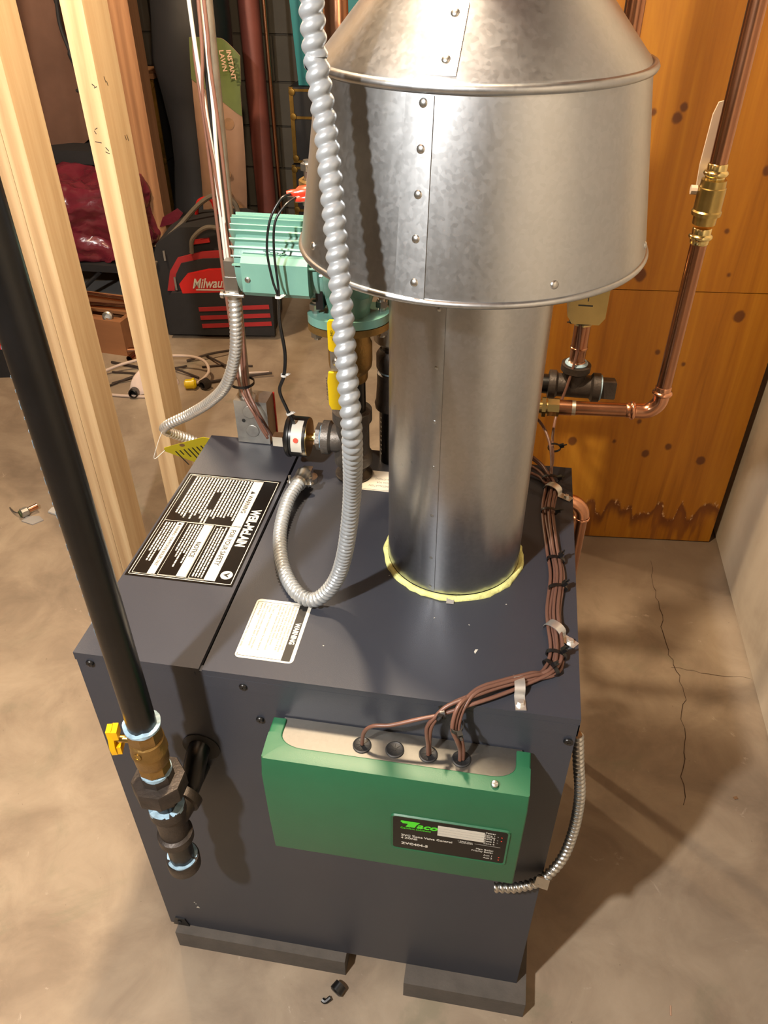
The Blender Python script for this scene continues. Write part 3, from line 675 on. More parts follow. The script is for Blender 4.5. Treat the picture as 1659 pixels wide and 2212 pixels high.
f2 = thing('pump_whip', (.05, .48, .60), 'short shiny flexible conduit curving down from the pump connector', 'conduit')
flex('sheath', [(.104, .420, 1.050), (.101, .420, 1.006), (.088, .435, .950), (.057, .460, .884), (.008, .500, .826), (-.050, .535, .775), (-.104, .550, .738), (-.116, .570, .712), (-.085, .605, .672), (-.02, .600, .640), (.05, .560, .620), (.065, .508, .620)], .0086, .0011, .0072, 'steel_br', f2, 16, .0011)
c2 = MB(); c2.box((.0945, .4120, 1.050), (.1135, .4280, 1.078)); c2.box((.0965, .4130, 1.076), (.1135, .4270, 1.100)); c2.lathe([(.0095, 0), (.0105, .010), (.0095, .012)], (.104, .420, 1.045), (0, 0, 1), 18)
co2 = c2.build('connector', 'steel', f2, 30, .004, 3)
MB().cyl((.090, .409, 1.054), (.122, .409, 1.054), .0026, 12).build('clamp_screw', 'steel', co2); MB().lathe([(.0050, 0), (.0050, .004)], (.093, .409, 1.054), (-1, 0, 0), 12).build('clamp_screw', 'steel', co2)

f3 = thing('armored_cable', (.61, .0, .40), 'thin armoured cable looping from the controller around the boiler corner', 'cable')
flex('sheath', [(.545, -.020, .392), (.575, -.016, .394), (.606, -.010, .412), (.630, .004, .446), (.639, .016, .500), (.637, .022, .575), (.626, .026, .640), (.618, .030, .690)], .0062, .0013, .0078, 'steel', f3, 14, .0011)
MB().prism([(-.010, -.008), (.009, -.010), (.010, .008), (-.008, .010)], frame((.6085, -.0135, .416), (-.1, -1, .3), (0, 0, 1)), .003).build('strap', 'steel', f3, 30, .001)

# ============================================================ PUMP RISER
rx, ry = .265, .430
sr = thing('supply_riser', (rx, ry, ZT), 'black and brass supply riser with tee standing on the boiler top', 'pipe')
MB().lathe([(.0290, ZT), (.0300, ZT + .004), (.0270, ZT + .006), (.0205, ZT + .012), (.0205, ZT + .03)], (rx, ry, 0), (0, 0, 1), 36).build('boss', 'iron', sr)
t2 = MB(); t2.lathe([(.0230, .782), (.0300, .783), (.0300, .797), (.0270, .801), (.0258, .810), (.0258, .846), (.0270, .856), (.0305, .859), (.0305, .876), (.0230, .877)], (rx, ry, 0), (0, 0, 1), 40)
t2.lathe([(.0215, 0), (.0220, .032), (.0268, .036), (.0268, .047), (.0150, .047)], (rx, ry, .822), (-1, -.02, 0), 36); t2.build('tee', 'iron2', sr, 40)
MB().lathe([(.0212, .872), (.0212, .934)], (rx, ry, 0), (0, 0, 1), 36).build('nipple', 'gaspipe', sr)
bv = MB(); bv.lathe([(.0240, .928), (.0250, .931), (.0255, .942), (.0310, .950), (.0320, .958), (.0320, .985), (.0295, .990), (.0295, 1.018)], (rx, ry, 0), (0, 0, 1), 40)
ov_ = []
for k in range(48):
    a = 2 * PI * k / 48; ov_.append((math.copysign(abs(math.cos(a)) ** .8, math.cos(a)) * .058, math.copysign(abs(math.sin(a)) ** 1.25, math.sin(a)) * .038))
bv.prism(ov_, T(rx, ry, 1.009) @ RZ(.25), .010); bvo = bv.build('isolation_valve', 'brass_cast', sr, 30, .001, 1)
lv = MB(); LP = T(.2515, .391, 0)
lv.box((-.0065, -.0020, .960), (.0065, .0000, .992), LP); lv.lathe([(.0055, 0), (.0055, .004), (.003, .006)], (.2535, .389, .976), (0, -1, 0), 12); lv.cyl((.2535, .391, .976), (.2535, .405, .976), .006, 14); lvo = lv.build('lever', 'steel', bvo, 30)
MB().prism(rrect(-.0100, 0, .0120, .046, .005), frame((.2530, .3925, .990), (0, -1, 0), (0, 0, 1)), .0045).build('grip', 'yellow', lvo, 40, .0012)
MB().prism([(-.0095, .060), (.0135, .060), (.0120, .010), (.0090, 0), (-.0070, 0), (-.0110, .008), (-.0115, .046)], frame((.2515, .3915, .8985), (0, -1, -.02), (0, 0, 1)), .0048).build('grip', 'yellow', lvo, 40, .0012)
tm = frame((.2440, .38645, .9485), (0, -1, -.02), (0, 0, 1)) @ RZ(-PI / 2)
b = MB(); b.text('Webstone', .0105, tm @ T(-.004, .0015, .0003), 'LEFT', .92, .0003, .0001); b.text('a brand of NIBCO', .0052, tm @ T(-.002, -.0062, .0003), 'LEFT', .95, 0, .0001); b.build('lettering', 'ink', lvo, 0)
b = MB(); b.text('ON', .0050, frame((.2510, .38790, 1.0200), (0, -1, 0), (0, 0, 1)) @ RZ(-PI / 2) @ T(-.002, -.004, .0002), 'LEFT', 1.0, 0, .0001); b.prism([(0, .001), (.004, .001), (.004, .004), (.0060, .0), (.004, -.003), (.004, -.001), (0, -.001)], frame((.2550, .38790, 1.0080), (0, -1, 0), (0, 0, 1)) @ RZ(2.6), .0003); b.build('lettering', 'ink', lvo, 0)

lw = thing('low_water_cutoff', (.175, .43, .79), 'round black low water control with white label threaded into the riser tee', 'control')
lx = MB(); lx.lathe([(0, -.002), (.0310, -.002), (.0335, .001), (.0335, .005), (.0318, .006), (.0318, .030), (.0310, .032)], (.1625, .429, .819), (1, .02, 0), 44); lx.build('housing', 'blk', lw, 40)
MB().lathe([(.0308, .0318), (.0308, .0328), (.0060, .0335), (.0060, .044)], (.1625, .429, .819), (1, .02, 0), 40).build('back_plate', 'brass', lw, 40)
lbv = MB(); prev = None
for k in range(15):
    a = -.30 + k * .125; cur = []
    for h in (.0105, .0275): cur.append(lbv.b.verts.new(Vector((.1625 + h, .429 - .0321 * math.cos(a), .819 + .0321 * math.sin(a) + .0))))
    if prev: lbv._f([prev[0], prev[1], cur[1], cur[0]])
    prev = cur
lab_ = lbv.build('label_wrap', 'white', lw, 40)
MB().lathe([(.0040, 0), (.0040, .0002)], (.1815, .429 - .0312, .8310), (0, -1, .35), 16).build('drop_mark', 'inkred', lab_)
MB().lathe([(.0070, 0), (.0070, .004), (.0045, .004)], (.1615, .425, .812), (-1, 0, 0), 12).build('cable_entry', 'blk', lw)
MB().box((.1390, .415, .806), (.1550, .430, .823)).build('cable_clamp', 'steel', lw, 30, .003, 2)
MB().lathe([(.0100, 0), (.0100, .008)], (.2040, .430, .822), (1, 0, 0), 6).build('hex_bush', 'brass', lw, 20)
ad = MB(); ad.lathe([(.0215, 0), (.0215, .007)], (.2080, .430, .822), (1, 0, 0), 6); ad.build('reducer', 'iron2', lw, 20)
MB().lathe([(.0180, 0), (.0195, .002), (.0180, .004)], (.2130, .430, .822), (1, 0, 0), 24).build('thread_tape', 'bluedope', lw, 40)

cp = thing('circulator_pump', (.22, .43, .995), 'sea green circulator pump with finned motor mounted on the supply riser', 'pump')
mo = MB(); mz, my = 1.098, .440
mo.lathe([(.012, -.002), (.030, 0), (.049, .008), (.050, .020), (.050, .120), (.036, .130)], (.112, my, mz), (1, 0, 0), 40); mot = mo.build('motor', 'tealpump', cp, 40)
for k in range(15):
    a = .16 + k * .20; ca, sa = math.cos(a), math.sin(a); r1 = .0575 if k % 2 == 0 else .0560
    fn = MB(); x0_ = .107 + .0018 * abs(k - 7); M = Matrix(((0, 0, 1, 0), (-ca, sa, 0, my), (sa, ca, 0, mz), (0, 0, 0, 1)))
    fn.prism([(.036, -.0013), (r1, -.0010), (r1, .0010), (.036, .0013)], M @ T(0, 0, x0_), .118); fn.build('fin', 'tealpump', mot, 30, .0007, 1)
MB().prism([(.365, 1.073), (.365, 1.112), (.372, 1.119), (.430, 1.125), (.430, 1.064), (.372, 1.066)], Matrix(((0, 0, 1, .133), (1, 0, 0, .013), (0, 1, 0, 0), (0, 0, 0, 1))), .090).build('terminal_box', 'tealpump', cp, 30, .004, 3)
screw((.141, .3780, 1.090), (0, -1, 0), .0040, .002, 'steel', cp)
b = MB(); b.text('Taco', .012, Matrix(((1, 0, 0, .160), (0, 1, 0, .388), (0, 0, 1, 1.1225), (0, 0, 0, 1))) @ RX(.10), 'LEFT', 1.3, 0, .0003); b.build('cast_lettering', 'tealpump', cp, 0)
vl = MB(); vl.lathe([(.036, 0), (.046, .004), (.046, .010), (.050, .012), (.050, .060), (.042, .070), (.0, .072)], (.228, my, mz - .004), (1, 0, 0), 40)
vl.lathe([(.030, 1.022), (.030, 1.040), (.036, 1.06), (.036, 1.14), (.030, 1.165), (.030, 1.198)], (rx, ry, 0), (0, 0, 1), 36); vl.build('volute', 'tealpump', cp, 40)
MB().box((.226, .40, 1.045), (.236, .425, 1.085)).build('bracket', 'blk', cp, 0, .002)
for k in range(5):
    a = -2.2 + k * .55; MB().lathe([(.004, 0), (.004, .006)], (.240, my + .043 * math.sin(a), mz + .043 * math.cos(a)), (-1, 0, 0), 6).build('bolt', 'steel', cp, 20)
fl1 = MB().prism([(x * 1.0, y * 1.02) for x, y in ov_], T(rx, ry, 1.0205) @ RZ(.25), .012).build('flange', 'tealpump', cp, 30, .0015, 2)
fl2 = MB().prism(ov_, T(rx, ry, 1.188) @ RZ(.25), .010).build('flange', 'tealpump', cp, 30, .0015, 2)
fl3 = MB().prism(ov_, T(rx, ry, 1.1985) @ RZ(.25), .010).build('flange', 'brass_cast', cp, 30, .0015, 2)
for z0, z1, fo in ((.993, 1.050, fl1), (1.174, 1.232, fl2)):
    for s_ in (-1, 1):
        bx_, by_ = rx + s_ * .046 * math.cos(.25), ry + s_ * .046 * math.sin(.25)
        q = MB(); q.cyl((bx_, by_, z0), (bx_, by_, z1), .0050, 14); q.lathe([(.0088, 0), (.0088, .008), (.0075, .009)], (bx_, by_, z1 - .012), (0, 0, 1), 6); q.lathe([(.0088, 0), (.0088, .008)], (bx_, by_, z0 + .004), (0, 0, 1), 6)
        q.build('bolt', 'steel', fo, 25)
for dx, dz in ((0, 0), (.010, -.006)):
    q = MB(); q.lathe([(.0035, 0), (.0045, .006), (.0045, .012), (.0075, .016), (.0080, .028)], (.2000 + dx, .388, 1.199 + dz), (.9, .35, .05), 12); q.build('wire_terminal', 'redglass', cp, 40)

# upper copper run above the pump
tag(MB().lathe([(.0143, 1.209), (.0143, 2.19)], (.2605, ry, 0), (0, 0, 1), 32).build('copper_riser', 'copper', None), 'copper pipe rising behind the draft hood above the pump', 'pipe')
tag(MB().lathe([(.0110, 0), (.0110, 2.19)], (.2325, .560, 0), (0, 0, 1), 24).build('copper_riser', 'copper', None), 'thin dark copper pipe just behind the grey conduit, down to the floor', 'pipe')

# second riser behind the vent pipe
r2_ = thing('return_pipe', (.319, .485, ZT), 'black iron return pipe with couplings half hidden behind the vent pipe', 'pipe')
b = MB(); b.lathe([(.0212, ZT), (.0212, .86)], (.319, .485, 0), (0, 0, 1), 32); b.build('lower_pipe', 'gaspipe', r2_)
MB().lathe([(.022, .852), (.0275, .855), (.0285, .862), (.0265, .868), (.0245, .900), (.0245, .915), (.022, .917)], (.319, .485, 0), (0, 0, 1), 36).build('reducer', 'iron', r2_, 40)
MB().lathe([(.0200, .915), (.0215, .916), (.0215, .921), (.0200, .922)], (.319, .485, 0), (0, 0, 1), 32).build('thread_tape', 'bluedope', r2_, 40)
b = MB(); b.lathe([(.0235, .921), (.0255, .925), (.0255, .946), (.0200, .954)], (.319, .485, 0), (0, 0, 1), 36); b.lathe([(.0165, .954), (.0165, .966)], (.319, .485, 0), (0, 0, 1), 30); b.build('bell_fitting', 'iron', r2_, 40)
MB().lathe([(.024, .965), (.0290, .970), (.0290, 1.02), (.024, 1.025), (.014, 1.028), (.014, 1.10)], (.319, .485, 0), (0, 0, 1), 36).build('union_sleeve', 'steel_dull', r2_, 40)
b = MB()
for k in range(9): b.box((-.0015 - .001 * (k % 2), -.0012, 0), (.0015, .0012 + .0008 * (k % 3 == 0), .0002), frame((.319 - .0165, .485 - .0133, .772 + k * .0085), (-.78, -.63, 0), (0, 0, 1)))
b.build('stencil_print', 'inkwhite', r2_, 0)['kind'] = 'stuff'

# ============================================================ JUNCTION BOX, EMT, CABLES ON THE LEFT
jb = thing('junction_box', (.080, .512, ZT), 'galvanised handy box with knockouts at the back edge of the boiler', 'electrical box')
MB().box((.0525, .490, ZT + .002), (.1085, .528, ZT + .082)).build('box', 'steel_dull', jb, 30, .010, 4)
for x, z, r in ((.078, .818, .0115), (.080, .782, .0115)): MB().lathe([(r, 0), (r, .0006), (r * .94, .0010), (0, .0010)], (x, .4895, z), (0, -1, 0), 24).build('knockout', 'steel_dull', jb, 30)
for x, z, r in ((.0665, .801, .0032), (.0965, .800, .0022)): MB().lathe([(r, 0), (r, .0004)], (x, .4897, z), (0, -1, 0), 14).build('screw_hole', 'ink', jb, 0)
MB().box((.0515, .5285, ZT + .001), (.1100, .533, ZT + .079)).build('cover_plate', 'red', jb, 30, .002, 2)
ec = thing('steel_conduit', (.068, .512, ZT + .09), 'straight thin wall steel conduit rising from the handy box', 'conduit')
MB().cyl((.0672, .5115, .836), (.0965, .512, 2.19), .0088, 20).build('tube', 'steel_dull', ec)
MB().lathe([(.0110, 0), (.0115, .002), (.0110, .022), (.0095, .024)], (.0668, .5115, .830), (.02, 0, 1), 20).build('fitting', 'steel', ec, 30)
def cable(name, pts, r, m, lab, group=None, seg=10, n=8, cat='cable'):
    return tag(MB().tube(spline(pts, n), r, seg).build(name, m, None, 60), lab, cat, group)
def off(pts, dx, dy=0.0, dz=0.0): return [(p[0] + dx, p[1] + dy, p[2] + dz) for p in pts]
GL = 'cables running down beside the steel conduit'
base = [(.070, .494, 2.18), (.074, .494, 1.75), (.075, .494, 1.39), (.073, .494, 1.325), (.0745, .494, 1.233), (.073, .494, 1.07), (.0735, .494, .984)]
cable('thermostat_cable', off(base, -.0095, -.002) + [(.0655, .494, .93), (.066, .492, .868), (.078, .484, .842), (.094, .470, .826), (.112, .445, .818), (.128, .424, .814)], .0024, 'brownwire', 'brown cable on the left of the bundle, ending at the black round control', GL)
cable('thermostat_cable', [(.083, .492, 2.18), (.081, .492, 1.75), (.078, .490, 1.39), (.0690, .489, 1.29), (.0700, .489, 1.233), (.0790, .489, 1.07), (.0795, .489, .984), (.0745, .490, .868), (.088, .482, .83), (.106, .458, .822), (.128, .426, .819)], .0024, 'brownwire', 'brown cable crossing over the white ones beside the steel conduit', GL)
cable('thermostat_cable', off(base, .0085, .0) + [(.081, .492, .93), (.080, .488, .868), (.098, .470, .838), (.108, .480, .80), (.112, .492, .775)], .0024, 'brownwire', 'rightmost brown cable of the bundle, slack in front of the handy box', GL)
cable('white_cable', [(.0640, .490, 2.18), (.0655, .490, 1.75), (.0660, .490, 1.39), (.0690, .490, 1.28), (.0715, .491, 1.20), (.0700, .492, 1.07), (.0690, .494, .99), (.069, .497, .87)], .0026, 'whitewire', 'left white cable beside the steel conduit', GL)
cable('white_cable', [(.0880, .497, 2.18), (.0860, .497, 1.75), (.0800, .496, 1.39), (.0790, .494, 1.28), (.0765, .490, 1.20), (.0755, .489, 1.07), (.0745, .492, .99), (.073, .497, .87)], .0026, 'whitewire', 'right white cable beside the steel conduit, emerging from under a brown one', GL)
cable('black_cable', [(.0760, .498, 2.18), (.0760, .498, 1.75), (.0745, .496, 1.39), (.0735, .494, 1.25), (.0735, .4925, 1.07), (.0725, .494, .99), (.071, .4975, .87)], .0020, 'blk', 'black cable between the two white ones beside the steel conduit', GL)
def tie(c, ax, r, lab, w_=.0022, head=(1, 0, 0), m='blk', sq=1.0, hs=1.0):
    t = thing('cable_tie', c, lab, 'cable tie', 'plastic cable ties')
    M = frame(c, ax); b = MB(); n = 28; ri = [[], [], [], []]
    for k in range(n):
        a = 2 * PI * k / n; cx_, sy_ = math.cos(a), math.sin(a) * sq
        for j, (rr_, h) in enumerate(((r, -w_), (r + .0013, -w_), (r + .0013, w_), (r, w_))): ri[j].append(b.b.verts.new(M @ Vector((rr_ * cx_, rr_ * sy_, h))))
    for j in range(4):
        for k in range(n): b._f([ri[j][k], ri[j][(k + 1) % n], ri[(j + 1) % 4][(k + 1) % n], ri[(j + 1) % 4][k]])
    b.build('strap', m, t, 40)
    h = V(head).normalized(); p = V(c) + h * (r * (.5 + .5 * sq) + .002); MB().box((-.0030 * hs, -.0026 * hs, -.0010), (.0030 * hs, .0026 * hs, .0060 * hs), frame(p, h)).build('head', m, t, 30, .0006, 1)
    MB().box((-.0014 * hs, -.0004, 0), (.0014 * hs, .0004, .008 * hs), frame(p + h * .003 * hs, h)).build('tail', m, t, 0)
    return t
tie((.0690, .499, .868), (.02, 0, 1), .0185, 'black tie strapping brown cables to the steel conduit above the handy box', .0022, (-1, -.5, 0))
# pump control wires
GW = 'black wires from the red terminals to the round control'
cable('control_wire', [(.206, .385, 1.200), (.197, .372, 1.197), (.184, .362, 1.174), (.178, .358, 1.138), (.182, .357, 1.100), (.1865, .358, 1.078), (.1765, .385, 1.03), (.1760, .398, .978), (.1710, .400, .941), (.1615, .402, .914), (.168, .405, .885), (.1740, .412, .858), (.172, .420, .846)], .0016, 'blk', 'left black wire bowing out over the green pump', GW)
cable('control_wire', [(.212, .386, 1.196), (.202, .370, 1.190), (.1905, .361, 1.172), (.187, .358, 1.138), (.1885, .357, 1.100), (.1885, .358, 1.078), (.1785, .385, 1.03), (.1780, .398, .978), (.1730, .400, .941), (.1635, .402, .914), (.170, .405, .885), (.1765, .412, .858), (.175, .420, .846)], .0016, 'blk', 'right black wire hanging nearly straight over the green pump', GW)
for c, ax, l_ in (((.1875, .358, 1.0775), (0, .2, 1), 'top white wire clip at the lower edge of the green pump'), ((.1720, .400, .941), (.1, 0, 1), 'middle white wire clip halfway down the black wires'), ((.1720, .4085, .872), (-.4, 0, 1), 'lowest white wire clip just above the round control')):
    t = tie(c, ax, .0033, l_, .0016, (1, -.2, .4), 'whitesoft', 1.0, .55)

# yellow tag hanging on the whip
tg = thing('caution_tag', (-.07, .56, .64), 'yellow printed caution tag hanging from the shiny conduit', 'tag')
ta, tb = Vector((-.122, .545, .690)), Vector((-.028, .556, .716)); dn = Vector((.02, .05, -.095))
xv = (tb - ta).normalized(); yv = (dn - xv * dn.dot(xv)).normalized(); zv = xv.cross(yv); TM = Matrix(((xv.x, yv.x, zv.x, ta.x), (xv.y, yv.y, zv.y, ta.y), (xv.z, yv.z, zv.z, ta.z), (0, 0, 0, 1)))
card = MB().prism([(.0, .010), (.006, 0), (.088, -.006), (.100, .006), (.098, .085), (.060, .092), (.048, .090)], TM, .0005).build('card', 'tagyel', tg, 0)
b = MB(); sgn = -1 if zv.y > 0 else 1
zo = -.0002 if zv.y > 0 else .0007
for k in range(8): b.box((.018 + k * .0085, .018, zo - .0001), (.0205 + k * .0085, .070 - .012 * ((k * 7) % 4), zo + .0001), TM)
b.build('print', 'ink', card, 0)
b = MB(); b.text('AVIS: Important', .0085, TM @ T(.0905, .010, zo) @ RZ(PI / 2) @ RX(PI if zv.y > 0 else 0) @ T(0, 0, 0), 'LEFT', .9, .0002, .0001); b.build('lettering', 'ink', card, 0)
MB().lathe([(.0050, 0), (.0050, .0006)], TM @ Vector((.040, .004, zo)), zv, 16).build('eyelet', 'sackbrown', card)
MB().tube(spline([TM @ Vector((.003, .008, 0)), (-.135, .535, .672), (-.126, .540, .70), (-.113, .548, .728), (-.10, .555, .735)], 6), .0006, 6).build('string', 'whitesoft', tg)

# ============================================================ COPPER AND VALVES AT THE RIGHT
cy_ = .55
cl = thing('copper_line', (.64, cy_, .83), 'copper pipe with elbow and brass ball valve climbing in front of the plywood', 'pipe')
MB().cyl((.592, cy_, .8405), (.692, cy_, .8450), .0111, 28).build('horizontal_tube', 'copper', cl)
MB().cyl((.580, cy_, .840), (.600, cy_, .8408), .0124, 24).build('solder_cup', 'copper', cl); MB().cyl((.600, cy_, .8408), (.606, cy_, .8411), .0119, 24).build('solder_joint', 'solder', cl)
b = MB(); b.lathe([(.0150, 0), (.0150, .018)], (.562, cy_, .839), (1, 0, .03), 8); b.lathe([(.0115, 0), (.0115, .030)], (.536, cy_, .838), (1, 0, .03), 16); b.lathe([(.0165, 0), (.0165, .006)], (.553, cy_, .8385), (1, 0, .03), 8); b.build('union', 'brass_bright', cl, 25)
def press_ring(o, ax, r, par, m): return MB().lathe([(r, 0), (r + .0008, .001), (r + .0008, .006), (r + .0032, .0075), (r + .0042, .010), (r + .0032, .0125), (r + .0008, .014), (r + .0008, .021), (r, .022)], o, ax, 28).build('press_ring', m, par, 45)
el = MB(); el.tube([(.6995 + .0, cy_, .8453)] + [(.7075 + .0255 * math.sin(a), cy_, .8455 + .0255 * (1 - math.cos(a))) for a in [PI / 2 * k / 10 for k in range(11)]] + [(.733, cy_, .877)], .0122, 24); elo = el.build('elbow', 'copper_new', cl, 60)
press_ring((.684, cy_, .8447), (1, 0, .03), .0113, elo, 'copper_new'); press_ring((.733, cy_, .870), (0, 0, 1), .0113, elo, 'copper_new')
MB().cyl((.733, cy_, .888), (.733, cy_, 1.118), .0111, 28).build('lower_tube', 'copper', cl)
MB().cyl((.733, cy_, 1.205), (.733, cy_, 2.19), .0111, 28).build('upper_tube', 'copper', cl)
bv2 = MB(); bv2.lathe([(.0125, 1.138), (.0150, 1.139), (.0155, 1.150), (.0190, 1.151), (.0195, 1.156), (.0178, 1.158), (.0178, 1.186), (.0165, 1.187), (.0160, 1.196), (.0125, 1.197)], (.733, cy_, 0), (0, 0, 1), 8 * 4); bvo2 = bv2.build('ball_valve', 'brass', cl, 30)
press_ring((.733, cy_, 1.112), (0, 0, 1), .0118, bvo2, 'brass_bright'); press_ring((.733, cy_, 1.194), (0, 0, 1), .0118, bvo2, 'brass_bright')
b = MB(); b.prism([(0, 0), (.010, .002), (.0135, .03), (.0150, .10), (.0115, .106), (.004, .104), (.0, .09), (-.002, .03)], frame((.7150, cy_ + .016, 1.180), (.15, -1, 0), (0, 0, 1)), .003); b.lathe([(.006, 0), (.006, .008)], (.715, cy_ + .004, 1.181), (-1, 0, 0), 10); b  .build('lever', 'lever', bvo2, 30, .001, 1)

bt = thing('zone_riser', (.60, .64, .80), 'black iron tee carrying a copper stub and brass zone valve marked 1', 'valve')
zt_ = .833
b = MB(); b.lathe([(.020, 0), (.0245, .001), (.0245, .012), (.0200, .016), (.0195, .070), (.0245, .074), (.0245, .086), (.020, .087)], (.563, .64, zt_), (1, 0, 0), 32); b.lathe([(.0195, 0), (.0195, .026), (.0245, .030), (.0245, .041), (.018, .0415)], (.604, .64, zt_), (.03, 0, 1), 32); b.build('tee', 'iron', bt, 40)
b = MB(); b.lathe([(.0215, 0), (.0215, .003), (.0150, .003)], (.649, .64, zt_), (1, 0, 0), 28); b.build('thread_tape', 'bluedope', bt); MB().lathe([(.0205, 0), (.0205, .022), (.0185, .024)], (.6515, .64, zt_), (1, 0, 0), 4, rot=.6).build('plug', 'iron', bt, 20, .002)
MB().lathe([(.0175, .872), (.0190, .876), (.0170, .879)], (.605, .64, 0), (0, 0, 1), 26).build('thread_tape', 'bluedope', bt)
b = MB(); b.lathe([(.0150, .872), (.0150, .878), (.0128, .880), (.0132, .900), (.0143, .902), (.0143, .905), (.0132, .906), (.0132, .950)], (.605, .64, 0), (0, 0, 1), 28); b.build('copper_stub', 'copper', bt, 40)
b = MB(); b.lathe([(.0140, .945), (.0165, .946), (.0165, .962)], (.605, .64, 0), (0, 0, 1), 8); b.prism([(-.021, 0), (.021, 0), (.0290, .012), (.0290, .060), (.022, .072), (-.022, .072), (-.0290, .060), (-.0290, .012)], T(.605, .676, .960) @ RX(PI / 2), .072); zvo = b.build('zone_valve', 'brass_bright', bt, 30, .004, 2)
b = MB(); b.text('1', .022, Matrix(((1, 0, 0, .600), (0, 0, -1, .6036), (0, 1, 0, .998), (0, 0, 0, 1))), 'LEFT', .7, 0, .0001); b.box((.590, .6033, .990), (.612, .6036, .992)); b.box((.594, .6033, 1.012), (.612, .6036, 1.0135)); b.build('marker_digit', 'ink', zvo, 0)
MB().cyl((.605, .64, 1.032), (.605, .64, 2.19), .0128, 26).build('upper_tube', 'copper', bt)
MB().tube([(.566, .64, zt_), (.40, .64, zt_)] + [(.40 - .03 * math.sin(a), .64, zt_ - .03 * (1 - math.cos(a))) for a in [PI / 2 * k / 8 for k in range(1, 9)]] + [(.37, .64, .02)], .0167, 20).build('header', 'gaspipe', bt, 50)
MB().cyl((.536, .552, .838), (.536, .625, .834), .0150, 20).build('branch', 'iron', cl)
tie((.605, .640, .953), (0, 0, 1), .0175, 'black tie around the brass zone valve neck behind the vent pipe', .0024, (-1, -.6, 0))
rp = thing('relief_discharge', (.645, .548, .10), 'copper relief discharge pipe turning down beside the boiler back corner', 'pipe')
R_el = .030
b = MB(); b.tube([(.58, .548, .658)] + [(.618 + R_el * math.sin(a), .548, .658 - R_el * (1 - math.cos(a))) for a in [PI / 2 * k / 10 for k in range(11)]], .0127, 24); b.build('elbow', 'copper_new', rp, 60)
MB().lathe([(.0130, 0), (.0142, .001), (.0142, .004), (.0130, .005)], (.648, .548, .622), (0, 0, 1), 24).build('cup_rim', 'copper_new', rp, 40)
MB().cyl((.648, .548, .10), (.648, .548, .628), .0111, 24).build('drop_tube', 'copper', rp)

# ============================================================ BROWN CONTROL CABLES ACROSS THE BOILER TOP
GB = 'brown control cables strapped along the boiler top'
top = [(.579, .437), (.573, .376), (.580, .290), (.586, .232), (.580, .160), (.585, .096), (.577, .062)]
def run(dx, z0, start, end, jit, mid=None):
    pts = list(start)
    for k, (x, y) in enumerate(top): pts.append((x + dx + jit * math.sin(k * 2.1 + dx * 900), y + jit * math.cos(k * 1.7 + dx * 700), z0 + .0012 * math.sin(k * 1.3 + dx * 500)))
    return pts + list(end)
zz = ZT + .0032
def bend(dx, dy, dz, ex, ey, via=None):   # over the front edge, down into a grommet of the controller
    return [(.553 + dx, .046 + dy, zz + .003 + dz), (.520 + dx, .026 + dy, zz + .007 + dz), (.492 + dx, .006 + dy, zz + .010 + dz)] + (via or []) + [(ex, ey, .708), (ex + .001, ey - .001, .690)]
S1 = [(.599, .625, .96), (.601, .622, .90), (.594, .618, .845), (.583, .605, .80), (.578, .56, .778), (.579, .50, .768)]
S2 = [(.400, .600, 2.19), (.405, .600, 1.3), (.415, .600, .90), (.470, .600, .81), (.520, .585, .812), (.552, .560, .806), (.570, .530, .790), (.577, .49, .772)]
S3 = [(.385, .600, 2.19), (.390, .600, 1.3), (.395, .585, .90), (.43, .53, .79), (.480, .500, .762), (.520, .494, .766), (.552, .478, .766), (.570, .455, .764)]
S4 = [(.370, .600, 2.19), (.375, .600, 1.3), (.380, .570, .90), (.42, .51, .785), (.480, .485, .762), (.522, .478, .763), (.556, .462, .763), (.568, .446, .762)]
S5 = [(.415, .610, 2.19), (.420, .610, 1.3), (.430, .590, .90), (.46, .545, .80), (.500, .520, .768), (.535, .508, .770), (.562, .480, .770), (.575, .455, .768)]
vA = [(.4765, -.014, .768), (.4720, -.026, .745), (.476, -.0280, .724)]; vB = [(.4740, -.016, .772), (.4690, -.029, .748), (.4760, -.031, .726)]; vC = [(.4800, -.012, .764), (.4760, -.023, .744), (.4800, -.025, .726)]
cable('control_cable', run(-.0085, zz, S1, bend(.0, .004, .003, .481, -.027, vA), .0008), .0024, 'brownwire', 'brown cable climbing to the zone valve, outermost on the left of the bundle', GB)
cable('control_cable', run(-.0032, zz, S2, bend(.001, -.001, .0045, .4835, -.0265, vC), .0008), .0024, 'brownwire', 'brown cable of the bundle arching up from behind the vent pipe', GB)
cable('control_cable', run(.0022, zz, S3, bend(-.001, .0, -.001, .480, -.0285, vB), .0008), .0024, 'brownwire', 'middle brown cable of the bundle, ending in the rightmost grommet', GB)
cable('control_cable', run(.0075, zz, S5, bend(-.004, -.006, .001, .4425, -.027, [(.462, -.012, .764), (.449, -.020, .752), (.4400, -.0245, .735)]), .0008), .0024, 'brownwire', 'brown cable with white print dropping into the third grommet', GB)
cable('control_cable', run(-.0005, zz + .0045, S4, bend(-.006, -.001, -.003, .4440, -.025, [(.464, -.008, .761), (.452, -.018, .750), (.4450, -.0230, .735)]), .0008), .0024, 'brownwire', 'plain brown cable dropping into the third grommet', GB)
cable('control_cable', run(.0050, zz + .0042, off(S5, -.004, .006, .003), [(.550, .036, zz + .003), (.520, .014, zz + .004), (.490, -.004, .763), (.455, -.017, .753), (.430, -.024, .748), (.400, -.028, .736), (.378, -.0285, .730), (.367, -.027, .714), (.364, -.0265, .690)], .0008), .0024, 'brownwire', 'lone brown cable reaching left to the first grommet', GB)
